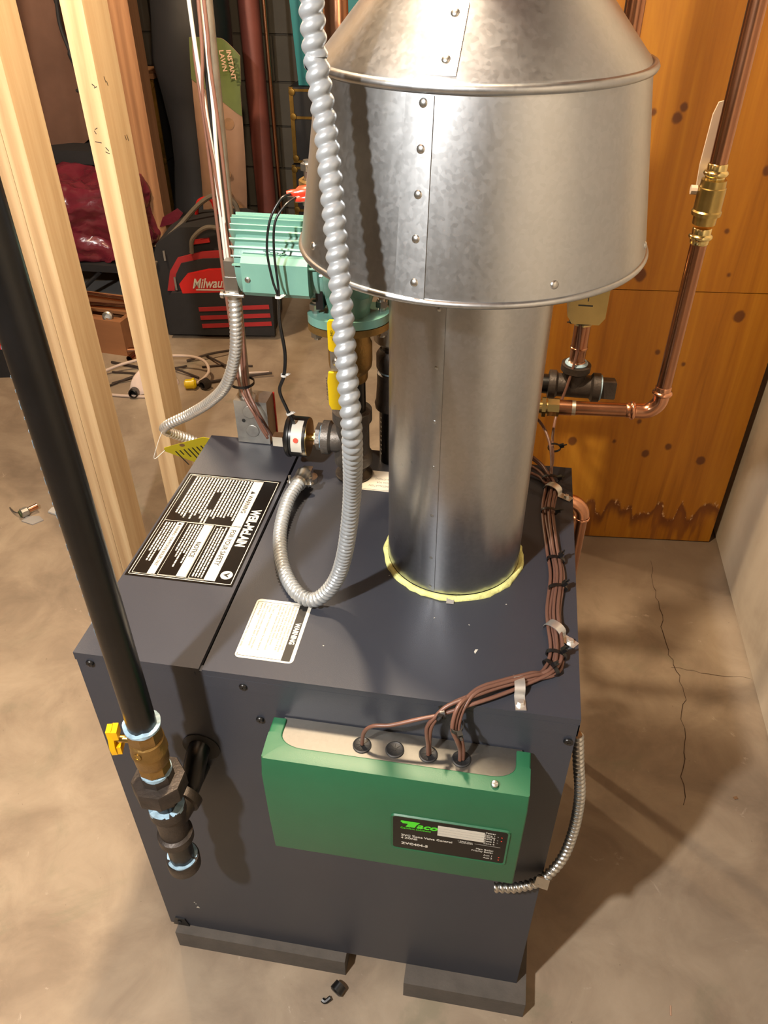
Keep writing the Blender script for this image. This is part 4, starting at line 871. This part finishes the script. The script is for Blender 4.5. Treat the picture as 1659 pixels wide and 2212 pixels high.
for c, ax, r, sq, h, l_ in (((.581, .532, .7745), (0, 1, -.1), .0095, .7, (1, 0, .4), 'cable tie on the brown bundle just behind the boiler back edge'), ((.5765, .455, .7645), (0, 1, 0), .0125, .55, (1, 0, .35), 'cable tie beside the rearmost cable strap on the boiler top'), ((.5745, .372, .763), (0, 1, 0), .0110, .55, (1, 0, .3), 'cable tie on the brown bundle beside the vent pipe'), ((.5835, .262, .763), (.1, 1, 0), .0112, .55, (.5, 0, 1), 'cable tie with upright head at the middle of the bundle'), ((.586, .205, .763), (-.1, 1, 0), .0112, .55, (.6, 0, .8), 'cable tie halfway between the two side straps'), ((.5830, .086, .763), (.2, 1, 0), .0115, .55, (.6, 0, .8), 'rear one of two ties at the bend of the bundle'), ((.5765, .064, .764), (.9, .8, 0), .0115, .55, (.3, -.4, 1), 'front one of two ties at the bend of the bundle'), ((.4735, -.0245, .746), (.05, -.05, 1), .0085, .8, (.4, -1, 0), 'cable tie on the cables above the rightmost grommet'), ((.4560, -.0155, .7545), (1, .35, .2), .0075, .7, (-.2, -1, .4), 'cable tie where the lone cable splits off over the controller')):
    tie(c, ax, r, l_, .0026, h, 'blk', sq)
def pstrap(c, rz, wdt, lab):
    t = thing('pipe_strap', (c[0], c[1], ZT), lab, 'strap', 'zinc straps holding the brown cables')
    M = T(c[0], c[1], ZT) @ RZ(rz); prof = [(-wdt, .0005)] + [(-wdt * math.cos(a) , .0135 * math.sin(a) ** .6) for a in [PI * k / 10 for k in range(1, 10)]] + [(wdt, .0006), (wdt + .020, .0006)]
    b = MB(); pv = None
    for x, z in prof:
        cur = [b.b.verts.new(M @ Vector((x, -.0062, z))), b.b.verts.new(M @ Vector((x, .0062, z))), b.b.verts.new(M @ Vector((x, .0062, z + .0011))), b.b.verts.new(M @ Vector((x, -.0062, z + .0011)))]
        if pv:
            for k in range(4): b._f([pv[k], pv[(k + 1) % 4], cur[(k + 1) % 4], cur[k]])
        pv = cur
    b._f(pv)
    b.build('band', 'steel_br', t, 40); p = M @ Vector((wdt + .011, 0, .0016)); MB().lathe([(.0056, 0), (.0056, .001), (.0042, .001), (.0042, .0040), (.0034, .0044)], p, (0, 0, 1), 6).build('screw', 'steel_br', t, 20); return t
pstrap((.5800, .432), -.55, .0135, 'rearmost zinc strap on the brown cable bundle')
pstrap((.5815, .130), -.65, .0135, 'zinc strap at the right edge of the boiler top, nearer the front')
pstrap((.5400, .0330), -1.45, .0130, 'zinc strap standing over the front edge of the boiler top')

# ============================================================ THINGS STORED BEHIND THE STUDS
def lumpy(b, amp, scale, seed=0):
    from mathutils import noise
    for v in b.b.verts:
        n = noise.noise_vector(v.co * scale + Vector((seed, seed * 2, 0))); v.co += n * amp
    return b
def grid_box(lo, hi, nx, ny, nz, M=None):
    b = MB(); b.box(lo, hi, M)
    bmesh.ops.subdivide_edges(b.b, edges=b.b.edges[:], cuts=max(nx, ny, nz), use_grid_fill=True); return b
# --- tool bag: black and red, standing on the floor
BA = T(-.765, 2.53, 0) @ RZ(.13)
tb_ = thing('tool_bag', (-.745, 2.53, 0), 'black and red fabric tool bag with carrying handles on the floor', 'tool bag')
bd = MB(); prof = [(-.235, .02), (-.215, 0), (.225, 0), (.245, .03), (.255, .34), (.225, .44), (.13, .475), (-.10, .465), (-.205, .40), (-.245, .30)]
bd.prism([(x, z) for x, z in prof], BA @ T(0, .12, 0) @ RX(PI / 2), .23); bd.build('body', 'bagfabric', tb_, 40, .02, 3)
MB().prism([(-.205, .02), (.25, .02), (.255, .235), (-.17, .205), (-.205, .15)], BA @ T(0, -.11, 0) @ RX(PI / 2), .035).build('lower_pocket', 'bagfabric', tb_, 40, .012, 3)
MB().prism([(-.190, .205), (.252, .215), (.252, .385), (-.02, .372), (-.125, .345), (-.165, .29)], BA @ T(0, -.110, 0) @ RX(PI / 2), .010).build('pocket_trim', 'bagred', tb_, 30, .003, 2)
MB().prism([(-.158, .210), (.252, .22), (.252, .355), (-.02, .345), (-.112, .325), (-.140, .28)], BA @ T(0, -.118, 0) @ RX(PI / 2), .008).build('pocket_gusset', 'bagfabric', tb_, 30, .002, 2)
pn = MB().prism([(-.120, .205), (.252, .222), (.252, .318), (.0, .305), (-.09, .285), (-.128, .245)], BA @ T(0, -.124, 0) @ RX(PI / 2), .022).build('pocket_flap', 'bagredgloss', tb_, 40, .009, 3)
b = MB(); b.text('Milwaukee', .058, BA @ T(-.075, -.1475, .229) @ RX(PI / 2) @ Matrix(((1, .3, 0, 0), (.04, 1, 0, 0), (0, 0, 1, 0), (0, 0, 0, 1))), 'LEFT', .75, .001, .0004); b.box((-.06, -.1475, .220), (.10, -.1468, .2245), BA); b.build('lettering', 'inkwhite', pn, 0)
for z in (.055, .092, .130): MB().box((-.055, -.1475, z), (.245, -.1440, z + .018), BA @ Matrix.Rotation(-.05, 4, 'Y')).build('stripe', 'bagred', tb_, 0, .001, 1)
MB().tube(spline([BA @ Vector((-.21, -.10, .38)), BA @ Vector((-.13, -.06, .44)), BA @ Vector((-.03, -.02, .53)), BA @ Vector((.04, .0, .56)), BA @ Vector((.10, .02, .53)), BA @ Vector((.12, .03, .46))], 8), .010, 8).build('handle', 'webbing', tb_)
MB().tube(spline([BA @ Vector((-.06, -.13, .37)), BA @ Vector((-.045, -.135, .43)), BA @ Vector((.02, -.135, .475)), BA @ Vector((.09, -.13, .455)), BA @ Vector((.12, -.12, .40))], 8), .009, 8).build('handle', 'webbing', tb_)
MB().tube(spline([BA @ Vector((-.07, .06, .46)), BA @ Vector((-.05, .05, .52)), BA @ Vector((.0, .05, .53)), BA @ Vector((.02, .05, .47))], 6), .008, 8).build('rear_loop', 'bagredgloss', tb_)
MB().box((.0, -.125, .405), (.08, -.112, .420), BA @ Matrix.Rotation(-.15, 4, 'Y')).build('red_tab', 'bagredgloss', tb_, 0, .003, 2)
MB().tube([BA @ Vector((-.215, -.12, .33)), BA @ Vector((-.245, -.112, .25)), BA @ Vector((-.25, -.11, .12))], .006, 6).build('zip_edge', 'webbing', tb_)
MB().box((-.150, -.136, .215), (-.142, -.130, .27), BA).build('zip_pull', 'steel_dull', tb_, 0, .002); MB().box((-.18, -.125, .335), (-.172, -.118, .375), BA @ Matrix.Rotation(.0, 4, 'Y')).build('zip_pull', 'steel_dull', tb_, 0, .002)
# --- tall black roll
br = MB(); Ax, Bx = Vector((-1.00, 3.00, 0)), Vector((-.87, 3.03, 1.95)); P = [Ax.lerp(Bx, t / 14) for t in range(15)]
br.tube(P, [.135 + .014 * math.sin(k * 1.1) + (.02 if k > 6 else 0) for k in range(15)], 20); lumpy(br, .016, 7, 3)
tag(br.build('plastic_roll', 'blackbag', None, 60), 'tall black plastic wrapped roll leaning behind the tool bag', 'roll')
# --- paper sack of grass seed
sk_ = thing('seed_sack', (-.745, 2.78, 0), 'tan paper sack with green top leaning on the black roll', 'sack')
def sackpt(u, v): # u across -1..1, v up 0..1
    bul = math.cos(u * PI / 2) ** .6 * .055 * math.sin(min(1, v * 1.15) * PI * .95 + .1)
    return Vector((-.800 + u * .100 + v * .055, 2.725 + v * .05 - bul + .012 * math.sin(9 * v + 3 * u), .0 + v * 1.085 - (.10 * max(0, u - .3) ** 1.5 if v > .9 else 0)))
def sackgrid(v0, v1, m, nm, eps=0.0, slope=0.0):
    b = MB(); nu, nv = 14, 24; g = []
    for j in range(nv + 1):
        row = []
        for i in range(nu + 1):
            u = -1 + 2 * i / nu; v = v0 + (v1 - v0) * j / nv - slope * (u * .5 + .5) * (1 - j / nv); p = sackpt(u, v); p.y -= eps; row.append(b.b.verts.new(p))
        g.append(row)
    for j in range(nv):
        for i in range(nu): b._f([g[j][i], g[j][i + 1], g[j + 1][i + 1], g[j + 1][i]])
    if eps == 0:
        ext = bmesh.ops.solidify(b.b, geom=b.b.faces[:], thickness=.05)
    return b.build(nm, m, sk_, 60)
sackgrid(0, .995, 'lawn', 'paper_body')
gt = sackgrid(.865, .995, 'lawngreen', 'green_top', .004, .12)
b = MB(); b.text('INSTANT', .026, T(-.685, 2.725, 1.045) @ RX(PI / 2) @ RZ(-PI / 2 + .1), 'LEFT', .95, .0005, .001); b.text('LAWN', .026, T(-.712, 2.719, 1.045) @ RX(PI / 2) @ RZ(-PI / 2 + .1), 'LEFT', .95, .0005, .001); b.build('lettering', 'lawn', gt, 0)
for u, v, r in ((.45, .72, .022), (-.45, .40, .020), (.35, .55, .020), (.40, .48, .018), (.75, .42, .020), (-.5, .31, .014)):
    p = sackpt(u, v); MB().lathe([(r, 0), (r, .001)], p + Vector((0, -.003, 0)), (u * .5, -1, .1), 18).build('printed_spot', 'sackbrown', sk_, 0)
# --- red column and thin copper pipe
tag(MB().lathe([(.075, 0), (.075, .006), (.046, .008), (.046, 2.19)], (-.735, 3.21, 0), (0, 0, 1), 36).build('steel_column', 'redsteel', None, 40), 'round red painted steel column behind the seed sack', 'column')
tag(MB().cyl((-.588, 2.96, 0), (-.604, 2.99, 2.15), .0085, 12).build('copper_pipe', 'copper', None), 'thin copper pipe standing beside the red steel column', 'pipe')
# --- trunks
def trunk(lo, hi, lab, hasp=False, nm='storage_chest'):
    c = ((lo[0] + hi[0]) / 2, (lo[1] + hi[1]) / 2, lo[2]); t = thing(nm, c, lab, 'chest', 'old black chests by the far wall')
    zl_ = lo[2] + (hi[2] - lo[2]) * .62
    MB().box(lo, (hi[0], hi[1], zl_ - .004)).build('body', 'trunk', t, 30, .006, 2); MB().box((lo[0] - .003, lo[1] - .003, zl_ + .002), (hi[0] + .003, hi[1] + .003, hi[2])).build('lid', 'trunk', t, 30, .01, 2)
    w_ = .018
    for z in (lo[2], zl_ - w_ * .5, hi[2] - w_): MB().box((lo[0] - .005, lo[1] - .005, z), (hi[0] + .005, lo[1] + .001, z + w_ * .6)).build('edge_strip', 'trunkbrass', t, 0, .001, 1)
    for x in (lo[0] - .005, hi[0] - w_ + .005): MB().box((x, lo[1] - .006, lo[2]), (x + w_, lo[1] + .001, hi[2])).build('corner_strip', 'trunkbrass', t, 0, .001, 1)
    for x in (lo[0], hi[0]):
        for z in (lo[2] + .02, zl_, hi[2] - .02): MB().lathe([(.016, 0), (.014, .006), (0, .009)], (x + (.008 if x == lo[0] else -.008), lo[1] - .004, z), (0, -1, 0), 12).build('corner_cap', 'trunkbrass', t, 40)
    if hasp: MB().box(((lo[0] + hi[0]) / 2 - .025, lo[1] - .010, zl_ - .05), ((lo[0] + hi[0]) / 2 + .025, lo[1], zl_ + .03)).build('hasp', 'trunkbrass', t, 0, .004, 2)
    return t
trunk((-.575, 3.16, .0), (.15, 3.52, .53), 'lower black chest with brass hasp in the far corner', True)
trunk((-.570, 3.18, .535), (.10, 3.52, .85), 'upper black chest with brass corners stacked beside the column')
trunk((-1.66, 3.05, .0), (-1.15, 3.42, .885), 'black chest standing behind the maroon sack')
tag(MB().box((-1.40, 3.03, .889), (-1.135, 3.22, .91)).build('wood_board', 'oldwood', None, 30, .003), 'short wooden board lying on the black chest behind the maroon sack', 'board')
# --- teal bin on the trunk
tl = thing('storage_bin', (-.26, 3.34, .853), 'teal plastic storage bin on top of the stacked chests', 'bin')
b = MB(); b.prism([(-.30, 0), (.30, 0), (.33, .52), (-.33, .52)], T(-.235, 3.50, .853) @ RX(PI / 2), .30); b.build('tub', 'teal', tl, 30, .03, 4)
for x in (-.50, -.38, -.14, -.02): MB().prism([(-.018, .03), (.018, .03), (.020, .42), (-.020, .42)], T(x, 3.205, .853) @ RX(PI / 2), .010).build('rib', 'teal', tl, 30, .004, 2)
MB().box((-.60, 3.185, 1.345), (.08, 3.515, 1.385)).build('lid', 'teal', tl, 30, .01, 3)
# --- blue tarp strip
bt_ = MB(); g = []
for j in range(30):
    z = 1.9 - j * .035; g.append([bt_.b.verts.new((-1.19 + .055 * i / 3 + .01 * math.sin(j * .7), 3.30 + .012 * math.sin(j * .9 + i), z)) for i in range(4)])
for j in range(29):
    for i in range(3): bt_._f([g[j][i], g[j][i + 1], g[j + 1][i + 1], g[j + 1][i]])
bmesh.ops.solidify(bt_.b, geom=bt_.b.faces[:], thickness=.006)
tag(bt_.build('folded_tarp', 'blue', None, 60), 'narrow strip of blue tarp hanging by the black roll', 'tarp')
# --- old wooden post
tag(MB().box((-1.155, 2.76, 0), (-1.070, 2.845, 2.19)).build('wooden_post', 'oldwood', None, 30, .004), 'old brown wooden post behind the single stud', 'post')
# --- brown hanging cloth with a black strap
hc = thing('hanging_jacket', (-1.42, 2.92, .66), 'brown cloth hanging behind the studs with dark cord down it', 'cloth')
b = MB(); g = []
for j in range(33):
    v = j / 32; row = []
    for i in range(25):
        u = i / 24; x = -1.80 + u * .60; z = 1.95 - v * (1.29 + .06 * math.sin(u * 5) - .12 * max(0, u - .5))
        row.append(b.b.verts.new((x, 2.93 + .03 * math.sin(u * 9 + v * 2) + .015 * math.sin(u * 23 + 4 * v), z)))
    g.append(row)
for j in range(32):
    for i in range(24): b._f([g[j][i], g[j][i + 1], g[j + 1][i + 1], g[j + 1][i]])
bmesh.ops.solidify(b.b, geom=b.b.faces[:], thickness=.012); b.build('cloth', 'brownleather', hc, 60)
MB().tube(spline([(-1.40, 2.885, 1.60), (-1.425, 2.880, 1.22), (-1.435, 2.880, 1.10), (-1.415, 2.880, 1.00), (-1.395, 2.880, .93), (-1.40, 2.880, .875), (-1.425, 2.880, .86)], 8), [.014] * 10 + [.008] * 14 + [.015] * 20 + [.007] * 5, 8).build('cord', 'blkmatte', hc)
# --- table edge / shelf under the cloth, dark
tag(MB().box((-1.95, 2.80, .585), (-1.17, 3.0, .640)).build('dark_cushion', 'blkmatte', None, 40, .02, 3), 'dark cushion squeezed between the brown cloth and maroon sack', 'cushion')
# --- maroon plastic sack
ms = grid_box((-1.70, 2.50, .255), (-1.115, 2.80, .575), 14, 8, 8)
for v in ms.b.verts:
    c = Vector((-1.40, 2.66, .41)); d = v.co - c; d.x *= 1 - .12 * (abs(d.z) / .16) ** 2; d.y *= 1 - .15 * (abs(d.z) / .16) ** 2; v.co = c + d
lumpy(ms, .045, 8, 11); lumpy(ms, .018, 22, 5)
bmesh.ops.subdivide_edges(ms.b, edges=ms.b.edges[:], cuts=1, use_grid_fill=True); lumpy(ms, .010, 40, 2)
for v in ms.b.verts: v.co.z = max(.254, v.co.z)
mso = thing('plastic_sack', (-1.34, 2.66, .254), 'crumpled shiny maroon plastic sack on a low shelf', 'sack'); ms.build('film', 'maroon', mso, 70)
fl_ = MB(); fl_.prism([(0, 0), (.09, .02), (.12, .07), (.10, .09), (.03, .05)], T(-1.09, 2.74, .35) @ RX(PI / 2), .006); lumpy(fl_, .01, 20, 4).build('torn_flap', 'maroon', mso, 60)
sf = thing('low_shelf', (-1.42, 2.75, 0), 'dark low shelf carrying the maroon sack', 'shelf')
MB().box((-1.90, 2.50, .222), (-1.06, 3.0, .252)).build('top', 'blkmatte', sf, 30, .004)
for x, y in ((-1.88, 2.52), (-1.12, 2.56), (-1.88, 2.95), (-1.12, 2.95)): MB().box((x, y, 0), (x + .035, y + .035, .222)).build('leg', 'blkmatte', sf, 0, .002)
MB().cyl((-1.30, 2.52, .215), (-1.55, 2.50, .01), .009, 8).build('brace', 'blkmatte', sf); 
# --- boards, planks and offcuts behind the doubled stud
tag(MB().box((-.22, -.13, 0), (.22, .13, .012), T(-1.42, 2.75, .012) @ RZ(.25) @ RX(.05)).build('grey_board', 'board', None, 0, .001), 'larger grey board lying under the low shelf', 'board', 'grey boards under the shelf')
tag(MB().box((-.14, -.035, 0), (.14, .035, .03), T(-1.46, 2.50, 0) @ RZ(.05)).build('grey_board', 'board', None, 0, .001), 'narrow pale board in front of the larger grey one', 'board', 'grey boards under the shelf')
tag(MB().cyl((-1.62, 2.40, .185), (-.98, 2.36, .155), .0105, 14).build('copper_offcut', 'copper_new', None), 'loose copper pipe lying across the plank crate', 'pipe')
ck = thing('plank_crate', (-1.22, 2.28, 0), 'open crate of brown planks holding pipe offcuts behind the studs', 'crate')
CK = T(-1.22, 2.29, 0) @ RZ(-.12)
for y, h, x0_, x1_ in ((-.10, .150, -.20, .17), (.13, .150, -.22, .18)): MB().box((x0_, y, .0), (x1_, y + .022, h), CK).build('plank', 'crate', ck, 0, .003, 1)
for x in (-.20, .148): MB().box((x, -.078, .0), (x + .022, .13, .150), CK).build('plank', 'crate', ck, 0, .003, 1)
for y in (-.05, .06): MB().box((-.178, y, .105), (.148, y + .055, .118), CK).build('plank', 'crate', ck, 0, .003, 1)
tag(MB().lathe([(.026, 0), (.030, .004), (.030, .04), (.020, .045), (.020, .03)], CK @ Vector((-.02, -.055, .150)), (.3, -.9, .3), 20).build('black_fitting', 'gaspipe', None, 40), 'black iron pipe fitting resting on the plank crate', 'fitting')
tag(MB().lathe([(.016, 0), (.020, .004), (.020, .03), (.013, .034), (.013, .01)], CK @ Vector((.095, -.06, .150)), (.2, -.9, .4), 18).build('grey_fitting', 'steel_dull', None, 40), 'small grey metal fitting at the right end of the plank crate', 'fitting')
tag(MB().cyl(CK @ Vector((-.16, .0, .158)), CK @ Vector((.14, .03, .158)), .011, 14).build('copper_offcut', 'copper', None), 'short copper offcut lying inside the plank crate', 'pipe')
ct = thing('copper_tee', (-1.04, 2.13, 0), 'old copper tee lying on the floor by the plank crate', 'fitting')
b = MB(); b.cyl((-1.075, 2.185, .016), (-.955, 2.215, .016), .0145, 18); b.lathe([(.0145, 0), (.0145, .085), (.0120, .085), (.0120, .02)], (-1.015, 2.200, .018), (-.15, -1, -.02), 18); b.build('body', 'copper', ct, 40)
MB().lathe([(.0152, 0), (.0152, .006)], (-.958, 2.2143, .016), (.97, .24, 0), 18).build('bright_rim', 'copper_new', ct)
# --- litter of cut cables on the floor
GS = 'cut cable scraps littering the floor behind the studs'
sticks = [(-1.06, 2.02, -.88, 2.00, 'blackish cable scrap nearest the white rag on the left'), (-1.02, 1.93, -.78, 2.11, 'dark cable scrap slanting up behind the white rag'), (-1.10, 2.10, -.80, 2.00, 'dark cable scrap crossing left of the single stud'), (-.95, 2.14, -.70, 2.03, 'dark cable scrap pointing at the yellow plug'), (-1.03, 1.90, -.90, 2.05, 'short dark cable scrap lowest on the left'), (-.80, 2.16, -.62, 2.28, 'dark cable scrap slanting up toward the tool bag'), (-.72, 2.12, -.52, 2.16, 'straight dark cable scrap lying right of the single stud'), (-.74, 2.22, -.56, 2.09, 'dark cable scrap crossing another right of the single stud'), (-.71, 1.96, -.42, 2.10, 'longest dark stick right of the yellow plug'), (-.58, 2.06, -.44, 2.12, 'pale scrap beside the longest dark stick')]
for k, (xa, ya, xb, yb, l_) in enumerate(sticks):
    a, c = Vector((xa, ya, .006)), Vector((xb, yb, .006 + .004 * (k % 3))); mid = a.lerp(c, .5) + Vector((0, .012 * (-1) ** k, .012 * (k % 2)))
    tag(MB().tube(spline([a, mid, c], 6), .0042 + .0012 * (k % 3 == 2), 6).build('cable_scrap', 'wirewhite_d' if k == 9 else 'deadwood', None, 60), l_, 'cable', GS)
cable('white_cable_scrap', [(-1.11, 1.98, .01), (-1.02, 2.05, .03), (-.90, 2.09, .05), (-.77, 2.10, .06), (-.69, 2.08, .055), (-.655, 2.03, .035), (-.675, 1.975, .02), (-.695, 1.955, .02)], .0062, 'wirewhite_d', 'white cable arching from the doubled stud to the yellow plug', None, 8)
cable('white_cable_scrap', [(-1.06, 1.86, .006), (-.98, 1.845, .006), (-.86, 1.85, .006), (-.80, 1.86, .006)], .0058, 'wirewhite_d', 'straight white cable lying lowest behind the single stud', None, 8)
yp = thing('yellow_plug', (-.72, 1.95, 0), 'yellow plug end lying beside the single stud', 'plug'); MB().lathe([(.012, 0), (.019, .006), (.019, .04), (.012, .046)], (-.725, 1.945, .020), (.9, .25, 0), 14).build('shell', 'yellow', yp, 40); MB().lathe([(.0215, 0), (.0215, .008)], (-.695, 1.953, .0218), (.9, .25, 0), 14).build('collar', 'yellow', yp, 40)
rg = grid_box((-.93, 1.875, 0), (-.775, 1.99, .075), 8, 8, 6)
for v in rg.b.verts:
    c = Vector((-.85, 1.93, 0)); d = v.co - c; f = 1 - .55 * (v.co.z / .075) ** 2; v.co = c + Vector((d.x * f, d.y * f, d.z))
lumpy(rg, .016, 16, 6)
for v in rg.b.verts: v.co.z = max(.001, v.co.z)
tag(rg.build('white_rag', 'cloth_white', None, 60), 'crumpled white rag lying between the studs', 'rag')
tag(MB().lathe([(.016, 0), (.018, .003), (.018, .030), (.013, .034), (.013, .006)], (-.895, 1.868, .017), (.2, -1, .15), 18).build('black_pipe_end', 'gaspipe', None, 40), 'black pipe end poking out beneath the white rag', 'fitting')
tag(MB().lathe([(.017, 0), (.021, .003), (.021, .030), (.014, .034), (.014, .006)], (-.640, 1.975, .0205), (-.45, -1, .0), 18).build('black_pipe_end', 'iron', None, 40), 'dark threaded pipe end right of the yellow plug', 'fitting')
# --- at the far left behind the gas pipe
lp = thing('power_tool_case', (-1.56, 2.0, 0), 'dark case with a red corner behind the gas pipe at the left edge', 'case'); MB().box((-.22, -.10, .0), (.20, .14, .12), T(-1.62, 1.98, 0) @ RZ(.25)).build('body', 'bagfabric', lp, 40, .02, 3); MB().box((-.05, -.11, .125), (.16, .05, .17), T(-1.62, 1.99, -.004) @ RZ(.25)).build('red_corner', 'bagredgloss', lp, 40, .015, 3)
gk = thing('gas_cock', (-.93, 1.10, 0), 'small corroded fitting with copper stub and wire on the bare floor', 'fitting')
b = MB(); b.lathe([(.010, 0), (.015, .003), (.015, .022), (.010, .026)], (-.925, 1.092, .0150), (.6, .8, .0), 10); b.build('body', 'steel_dull', gk, 30)
MB().cyl((-.914, 1.107, .016), (-.893, 1.135, .017), .0085, 14).build('copper_stub', 'copper_new', gk); MB().tube(spline([(-.925, 1.094, .015), (-.955, 1.105, .008), (-.985, 1.128, .004)], 5), .002, 6).build('wire', 'iron2', gk); MB().lathe([(.011, 0), (.011, .002)], (-.9255, 1.0913, .0150), (-.6, -.8, 0), 12).build('bore', 'lawngreen2', gk)
sc_ = MB().prism([(-.022, -.012), (.01, -.02), (.028, -.004), (.022, .012), (-.004, .016), (-.02, .008)], T(-.835, 1.140, .001), .005); lumpy(sc_, .003, 60, 2); tag(sc_.build('plaster_chip', 'whitesoft', None, 0, .001), 'white chip beside the gas pipe on the bare floor', 'debris')
tag(MB().cyl((-.832, 1.152, .0075), (-.812, 1.165, .0075), .0065, 12).build('copper_bit', 'copper_new', None), 'tiny bit of copper tube beside the white chip', 'debris')
sc_ = MB().prism([(-.03, -.012), (.012, -.022), (.034, .004), (.012, .020), (-.026, .012)], T(-.885, 1.085, .0005), .003); tag(sc_.build('grey_chip', 'board', None, 0, .001), 'flat grey chip between the corroded fitting and white chip', 'debris')
# --- black plastic cap on the floor in front of the boiler
pc = thing('plastic_scrap', (.303, -.055, 0), 'broken black plastic cap on the floor in front of the blocks', 'debris'); b = MB(); b.lathe([(.009, 0), (.012, .002), (.011, .016), (.006, .017), (.006, .004)], (.308, -.050, .0105), (.5, .85, .15), 16); b.build('cup', 'blk', pc, 40); MB().tube(spline([(.302, -.058, .008), (.294, -.064, .004), (.288, -.062, .004)], 5), .004, 8).build('stub', 'blk', pc)
tag(MB().box((-.0012, -.008, .0003), (.0012, .008, .0018), T(.873, .020, 0) @ RZ(-.1)).build('wood_chip', 'lawn', None, 0), 'pale splinter lying on the floor in front right', 'debris')
tag(MB().box((-.004, -.003, .0003), (.004, .003, .002), T(1.055, .455, 0) @ RZ(.4)).build('dirt_crumb', 'sackbrown', None, 0), 'small brown crumb on the floor near the right wall', 'debris')
# --- pencil marks on the single stud belong to it
so = bpy.data.objects['wood_stud.002']
b = MB()
for x, z, w_, h, a in ((-.262, 1.150, .012, .0012, .15), (-.2640, 1.166, .006, .0012, 1.1), (-.2610, 1.172, .006, .0012, -.5), (-.2480, 1.139, .008, .0014, .9), (-.2485, 1.133, .008, .0012, .4), (-.2495, 1.240, .006, .0014, .7), (-.2465, 1.237, .006, .0012, -.4)): b.box((-w_ / 2, -.0002, -h / 2), (w_ / 2, 0, h / 2), T(x, .8099, z) @ RY(a))
for y, z, w_ in ((.836, 1.245, .010), (.842, 1.238, .008), (.872, 1.145, .009), (.880, 1.143, .012)): b.box((0, -.0008, -w_ / 2), (.0002, .0008, w_ / 2), T(-.2399, y, z) @ RX(.3))
b.build('pencil_mark', 'ink', so, 0)['kind'] = 'stuff'
